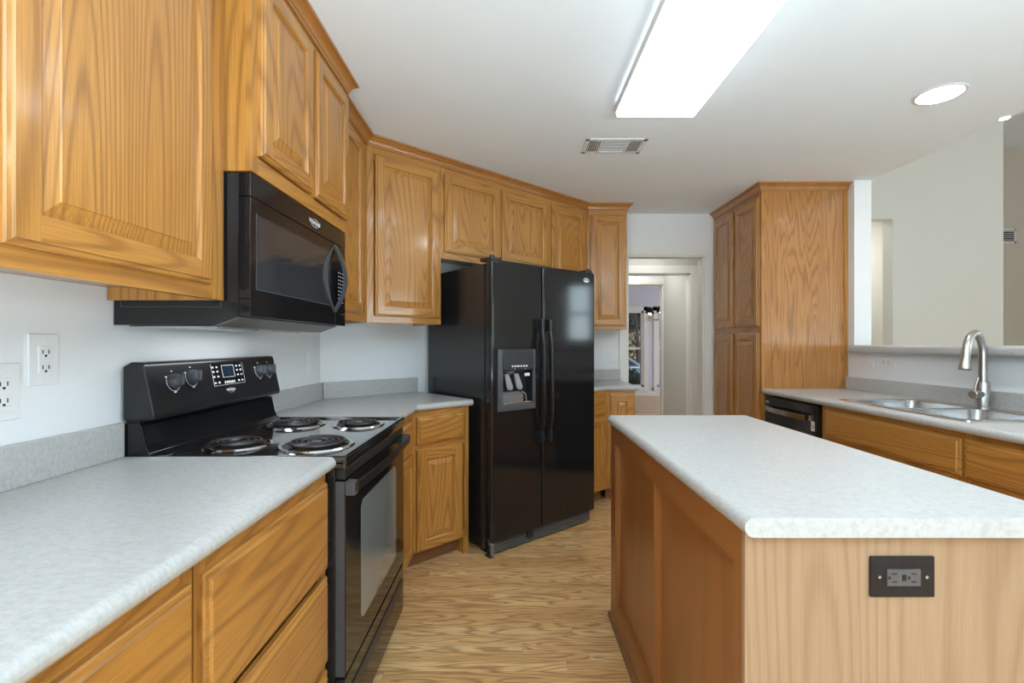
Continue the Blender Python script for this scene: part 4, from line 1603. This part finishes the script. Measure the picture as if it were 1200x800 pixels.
fx, fy, fz = 2.405, 2.440, TOP + 0.0062
fa = thing('faucet', 'brushed nickel pull-down faucet arching over the sink', 'faucet', (fx, fy, fz))
mb = MB()
mb.lathe([(0.031, 0), (0.031, 0.006), (0.0275, 0.009), (0.0275, 0.128), (0.025, 0.132), (0.0, 0.132)], 'nickel', (0, 0, 0), (0, 0, 1), 32)
mb.build('body', fa)
dirv = Vector((-0.165, -0.085, 0))
L = dirv.length
dn = dirv.normalized()
pts_ = [Vector((0, 0, 0.12)), Vector((0, 0, 0.20)), Vector((0, 0, 0.28))]
rad = L / 2
for i in range(1, 17):
    a = PI * i / 16 * 0.96
    pts_.append(dn * (rad - rad * math.cos(a)) + Vector((0, 0, 0.28 + rad * 1.06 * math.sin(a))))
mb = MB()
mb.tube(pts_, 0.0175, 'nickel', 20)
mb.build('spout', fa)
end = pts_[-1]
tdir = (pts_[-1] - pts_[-2]).normalized()
mb = MB()
mb.lathe([(0.0175, -0.004), (0.0185, 0.0), (0.0185, 0.030), (0.0215, 0.055), (0.0265, 0.088), (0.0265, 0.094), (0.022, 0.096), (0.0, 0.096)], 'nickel', end, tdir, 28)
sh = mb.build('spray_head', fa)
mb = MB()
side = dn.cross(tdir).normalized()
pb = end + tdir * 0.030 + (-dn) * (-0.0) + Vector((0.9, -0.4, 0)).normalized() * 0.019
mb.lathe([(0.006, 0), (0.005, 0.004), (0, 0.005)], 'black_matte', pb, Vector((0.9, -0.4, 0)), 14)
mb.build('spray_button', sh)
mb = MB()
hd = Vector((-0.94, -0.34, 0)).normalized()
c0 = Vector((0, 0, 0.070))
mb.lathe([(0.019, 0.02), (0.019, 0.066), (0.0205, 0.068), (0.0205, 0.086), (0.018, 0.089), (0.0, 0.089)], 'nickel', c0, hd, 24)
ck = mb.build('handle_hub', fa)
mb = MB()
h0 = c0 + hd * 0.076
mb.tube([h0, h0 + Vector((0.008, 0.0, 0.045)), h0 + Vector((0.022, 0.0, 0.085))], [0.006, 0.0048, 0.004], 'nickel', 10)
mb.build('lever', ck)

# ------------------------------------------------------------------ ceiling fixtures
lf = thing('ceiling_light', 'long white fluorescent ceiling fixture glowing over the island', 'ceiling light', (0.705, 1.735, CEIL))
mb = MB()
mb.box((-0.185, -0.615, -0.030), (0.185, 0.615, 0.0), 'vent', 0.003)
mb.build('housing', lf)
mb = MB()
mb.box((-0.192, -0.622, -0.082), (0.192, 0.622, -0.028), 'lamp', 0.012, 3)
df = mb.build('diffuser', lf)
mb = MB()
for xa, xb in ((-0.198, -0.1925), (0.1925, 0.198)):
    mb.box((xa, -0.622, -0.060), (xb, 0.622, -0.020), 'vent', 0.001)
for ya, yb in ((-0.628, -0.622), (0.622, 0.628)):
    mb.box((-0.198, ya, -0.050), (0.198, yb, -0.020), 'vent', 0.001)
mb.build('frame', lf)


def recessed(name, label, loc, r):
    t = thing(name, label, 'ceiling light', loc, 0.0, 'recessed ceiling lights')
    mb = MB()
    mb.lathe([(r, 0.0), (r, -0.004), (r * 0.93, -0.007), (r * 0.86, -0.006), (r * 0.84, 0.0)], 'vent', (0, 0, 0), (0, 0, 1), 40)
    mb.build('trim_ring', t)
    mb = MB()
    mb.lathe([(r * 0.85, -0.001), (r * 0.85, -0.0045), (0.0, -0.0050)], 'spot', (0, 0, 0), (0, 0, 1), 40)
    mb.build('lens', t)


recessed('recessed_light_or_glint', 'round white recessed light in the ceiling above the sink counter', (2.045, 2.285, CEIL), 0.103)
recessed('recessed_light_or_glint', 'tiny glowing disc standing in for a glint at the ceiling edge above the tall cream wall', (2.598, 2.52, CEIL), 0.024)  # guessed lamp: a glowing disc added for a small glint

cv = thing('ceiling_vent', 'white rectangular air vent in the ceiling beyond the light fixture', 'vent', (0.612, 2.882, CEIL))
vw, vh = 0.182, 0.105
mb = MB()
mb.box((-vw, -vh, -0.006), (vw, -vh + 0.026, 0.0), 'vent', 0.002)
mb.box((-vw, vh - 0.026, -0.006), (vw, vh, 0.0), 'vent', 0.002)
mb.box((-vw, -vh, -0.006), (-vw + 0.026, vh, 0.0), 'vent', 0.002)
mb.box((vw - 0.026, -vh, -0.006), (vw, vh, 0.0), 'vent', 0.002)
mb.box((-0.088, -vh + .02, -0.006), (-0.074, vh - .02, 0.0), 'vent')
mb.box((0.074, -vh + .02, -0.006), (0.088, vh - .02, 0.0), 'vent')
mb.build('frame', cv)
mb = MB()
mb.box((-vw + 0.02, -vh + 0.02, -0.0015), (vw - 0.02, vh - 0.02, -0.0005), 'vent_dark')
mb.build('backing', cv)
mb = MB()
for i in range(5):
    for sx in (-1, 1):
        xx = sx * (0.098 + i * 0.013)
        mb.box((xx - 0.0025, -vh + 0.026, -0.006), (xx + 0.0025, vh - 0.026, -0.0015), 'vent')
for i in range(9):
    yy = -vh + 0.036 + i * 0.0172
    mb.box((-0.074, yy - 0.0012, -0.005), (0.074, yy + 0.0012, -0.0015), 'vent')
mb.build('louvers', cv)

wv = thing('wall_vent', 'small white louvered vent high on the tan alcove wall', 'vent', (6.225, 6.0, 2.60))
mb = MB()
for a, b in (((-0.10, -0.008, -0.09), (0.10, 0, -0.065)), ((-0.10, -0.008, 0.065), (0.10, 0, 0.09)), ((-0.10, -0.008, -0.09), (-0.075, 0, 0.09)), ((0.075, -0.008, -0.09), (0.10, 0, 0.09))):
    mb.box(a, b, 'vent', 0.002)
mb.build('frame', wv)
mb = MB()
mb.box((-0.08, -0.002, -0.07), (0.08, 0, 0.07), 'vent_dark')
mb.build('backing', wv)
mb = MB()
for i in range(5):
    mb.box((-0.075, -0.007, -0.052 + i * 0.026), (0.075, -0.002, -0.046 + i * 0.026), 'vent')
mb.build('louvers', wv)

# ------------------------------------------------------------------ chandelier in the dining room
ch = thing('chandelier', 'crystal chandelier with black shades hanging in the dining room', 'chandelier', (2.815, 9.0, 1.80))
mb = MB()
mb.lathe([(0.0, -0.16), (0.03, -0.14), (0.045, -0.08), (0.02, -0.03), (0.028, 0.03), (0.012, 0.10), (0.008, 0.16), (0.0, 0.16)], 'brass', seg=20)
mb.tube([(0, 0, 0.15), (0, 0, 0.92)], 0.006, 'brass', 8)
mb.lathe([(0.055, 0.94), (0.05, 0.915), (0.012, 0.90), (0.0, 0.90)], 'brass', seg=20)
mb.build('stem', ch)
for k in range(6):
    a = R(8 + 60 * k)
    ca, sa = math.cos(a), math.sin(a)
    mb = MB()
    arm = []
    for i in range(9):
        tt = i / 8
        r_ = 0.03 + 0.215 * tt
        z = -0.07 - 0.05 * math.sin(PI * tt * 0.9) + 0.05 * tt
        arm.append((r_ * ca, r_ * sa, z))
    mb.tube(arm, 0.006, 'brass', 8)
    ex, ey, ez = arm[-1]
    mb.lathe([(0.004, -0.004), (0.03, 0.004), (0.026, 0.010), (0.009, 0.012), (0.009, 0.045), (0.0, 0.045)], 'crystal', (ex, ey, ez), seg=14)
    ar = mb.build('arm', ch)
    mb = MB()
    mb.lathe([(0.010, 0.045), (0.016, 0.062), (0.011, 0.080), (0.0, 0.095)], 'flame', (ex, ey, ez), seg=12)
    mb.build('bulb', ar)
    mb = MB()
    prof_ = [(0.066, 0.070), (0.036, 0.165)]
    seg_ = 24
    vs, fs = [], []
    for r_, h_ in ((0.072, 0.060), (0.040, 0.172), (0.038, 0.171), (0.070, 0.061)):
        vs += [(ex + r_ * math.cos(2 * PI * i / seg_), ey + r_ * math.sin(2 * PI * i / seg_), ez + h_) for i in range(seg_)]
    for q_ in range(4):
        for i in range(seg_):
            j = (i + 1) % seg_
            n2 = (q_ + 1) % 4
            fs.append((q_ * seg_ + i, q_ * seg_ + j, n2 * seg_ + j, n2 * seg_ + i))
    mb.faces(vs, fs, 'shade')
    mb.build('lamp_shade', ar)
    mb = MB()
    for s in range(7):
        b_a = 2 * PI * s / 7
        r_ = 0.022 + 0.024 * (s % 2)
        for d_ in range(3 + s % 2):
            cpt = (ex + r_ * math.cos(b_a), ey + r_ * math.sin(b_a), ez - 0.012 - d_ * 0.026)
            mb.lathe([(0.0, -0.013), (0.009, -0.002), (0.006, 0.008), (0.0, 0.012)], 'crystal', cpt, seg=6)
    for s in range(4):
        mb.lathe([(0.0, -0.012), (0.010, 0.0), (0.0, 0.012)], 'crystal', (ex * (0.3 + 0.18 * s), ey * (0.3 + 0.18 * s), ez - 0.06 - 0.02 * (s % 2)), seg=6)
    mb.build('crystal_drops', ar)['kind'] = 'stuff'

# ------------------------------------------------------------------ outside the dining room windows
mb = MB()
mb.box((-25, 11.75, -0.62), (45, 60, -0.5), 'lawn')
struct(mb.build('ground'))
mb = MB()
mb.box((-25, 15.5, -0.5), (45, 22.0, -0.485), 'asphalt')
struct(mb.build('road'))

car = thing('car', 'silver blue car parked on the street outside the dining room', 'car', (3.85, 18.6, -0.485))
mb = MB()
prof_ = [(-2.15, 0.30), (-2.18, 0.55), (-2.05, 0.82), (-1.2, 0.90), (1.05, 0.90), (1.95, 0.80), (2.15, 0.62), (2.18, 0.32), (1.8, 0.22), (-1.8, 0.22)]
mb.prism(prof_, 'y', -0.86, 0.86, 'car_paint', 0.06, 3)
mb.prism([(-1.75, 0.88), (-1.25, 1.36), (-0.7, 1.46), (0.05, 1.45), (0.35, 1.36), (1.10, 0.88)], 'y', -0.70, 0.70, 'car_paint', 0.05, 3)
mb.build('body', car)
mb = MB()
for sgn in (-1, 1):
    y0, y1 = (-0.712, -0.69) if sgn < 0 else (0.69, 0.712)
    mb.prism([(-1.45, 0.93), (-1.12, 1.29), (-0.42, 1.37), (-0.42, 0.93)], 'y', y0, y1, 'car_glass')
    mb.prism([(-0.34, 0.93), (-0.34, 1.37), (0.02, 1.36), (0.28, 1.28), (0.85, 0.93)], 'y', y0, y1, 'car_glass')
mb.build('side_windows', car)
mb = MB()
for wx in (-1.35, 1.35):
    for wy in (-0.80, 0.80):
        w_ = MB()
        w_.lathe([(0.0, -0.10), (0.28, -0.10), (0.32, -0.07), (0.32, 0.07), (0.28, 0.10), (0.0, 0.10)], 'rubber', (wx, wy, 0.32), (0, 1, 0), 28)
        w_.lathe([(0.0, -0.105), (0.19, -0.103), (0.20, -0.09), (0.2, 0.09), (0.19, 0.103), (0.0, 0.105)], 'steel', (wx, wy, 0.32), (0, 1, 0), 20)
        w_.build('wheel', car)
mb.bm.free()


def shrub(name, label, loc, rx, rz_, key, n, leaf=0.10, trunk=0.0, cat='shrub'):
    t = thing(name, label, cat, loc)
    mb = MB()
    rnd = random.Random(hash(label) % 1000 if False else len(label) * 7 + n)
    vs, fs = [], []
    for i in range(n):
        u, v = rnd.uniform(-1, 1), rnd.uniform(0, 2 * PI)
        s = math.sqrt(1 - u * u)
        k = rnd.uniform(0.72, 1.03)
        c = Vector((rx * s * math.cos(v) * k, rx * s * math.sin(v) * k, trunk + rz_ + rz_ * u * k))
        ax = Vector((rnd.uniform(-1, 1), rnd.uniform(-1, 1), rnd.uniform(-1, 1))).normalized()
        e1v = ax.orthogonal().normalized() * leaf
        e2v = ax.cross(e1v).normalized() * leaf * 0.55
        b0 = len(vs)
        vs += [c - e1v, c + e2v, c + e1v, c - e2v]
        fs.append((b0, b0 + 1, b0 + 2, b0 + 3))
    mb.faces(vs, fs, key)
    # inner mass
    mb.lathe([(0.02, trunk + 0.02), (rx * 0.6, trunk + rz_ * 0.45), (rx * 0.82, trunk + rz_), (rx * 0.6, trunk + rz_ * 1.6), (0.02, trunk + rz_ * 1.86)], key, seg=14)
    mb.build('foliage', t, fix=False)
    mb = MB()
    mb.tube([(0, 0, -0.05), (0, 0, trunk + rz_)], 0.05, 'bark', 8)
    mb.build('stem', t)


shrub('shrub', 'dark green rounded shrub just outside the dining room window', (3.12, 12.9, -0.5), 0.42, 0.55, 'leaf_dark', 900, 0.06)
shrub('shrub', 'dark green shrub outside the second dining room window', (4.35, 12.9, -0.5), 0.40, 0.55, 'leaf_dark', 800, 0.06)
shrub('ornamental_tree', 'pale yellowish round tree across the street behind the car', (7.0, 26.0, -0.5), 1.1, 0.95, 'leaf_pale', 1400, 0.14, 0.5, 'tree')
shrub('evergreen_tree', 'dark evergreen tree mass in the distance across the street', (9.5, 36.0, -0.5), 5.0, 2.3, 'leaf_dark', 1500, 0.5, 0.0, 'tree')
bt = thing('bare_tree', 'leafless tree with thin trunks across the street', 'tree', (6.3, 24.0, -0.5))
mb = MB()
rnd = random.Random(3)
mb.tube([(0, 0, -0.05), (0.05, 0, 1.5), (-0.1, 0, 3.2), (0.25, 0, 6.5)], [0.11, 0.09, 0.07, 0.03], 'bark', 8)
mb.build('trunk', bt)
mb = MB()
for i in range(16):
    z = 1.3 + i * 0.28
    a = rnd.uniform(0, 2 * PI)
    l = rnd.uniform(0.6, 1.6)
    mb.tube([(0.0, 0, z), (0.5 * l * math.cos(a), 0.5 * l * math.sin(a), z + 0.5 * l), (l * math.cos(a), l * math.sin(a), z + 1.2 * l)], [0.035, 0.022, 0.01], 'bark', 6)
mb.build('branches', bt)
hs = thing('neighbour_house', 'grey house with gabled roof far across the street', 'house', (15.5, 46.0, -0.5))
mb = MB()
mb.box((-6, 0, 0), (6, 8, 3.0), 'house_wall')
mb.build('wall', hs)
mb = MB()
mb.prism([(-6.5, 2.9), (6.5, 2.9), (0, 6.2)], 'y', -0.4, 8.4, 'house_roof', 0.03)
mb.build('roof', hs)
mb = MB()
for xa in (-4, 1.5):
    w_ = MB()
    w_.box((xa, -0.05, 0.9), (xa + 1.4, 0.02, 2.3), 'car_glass')
    w_.build('window', hs)
mb.bm.free()
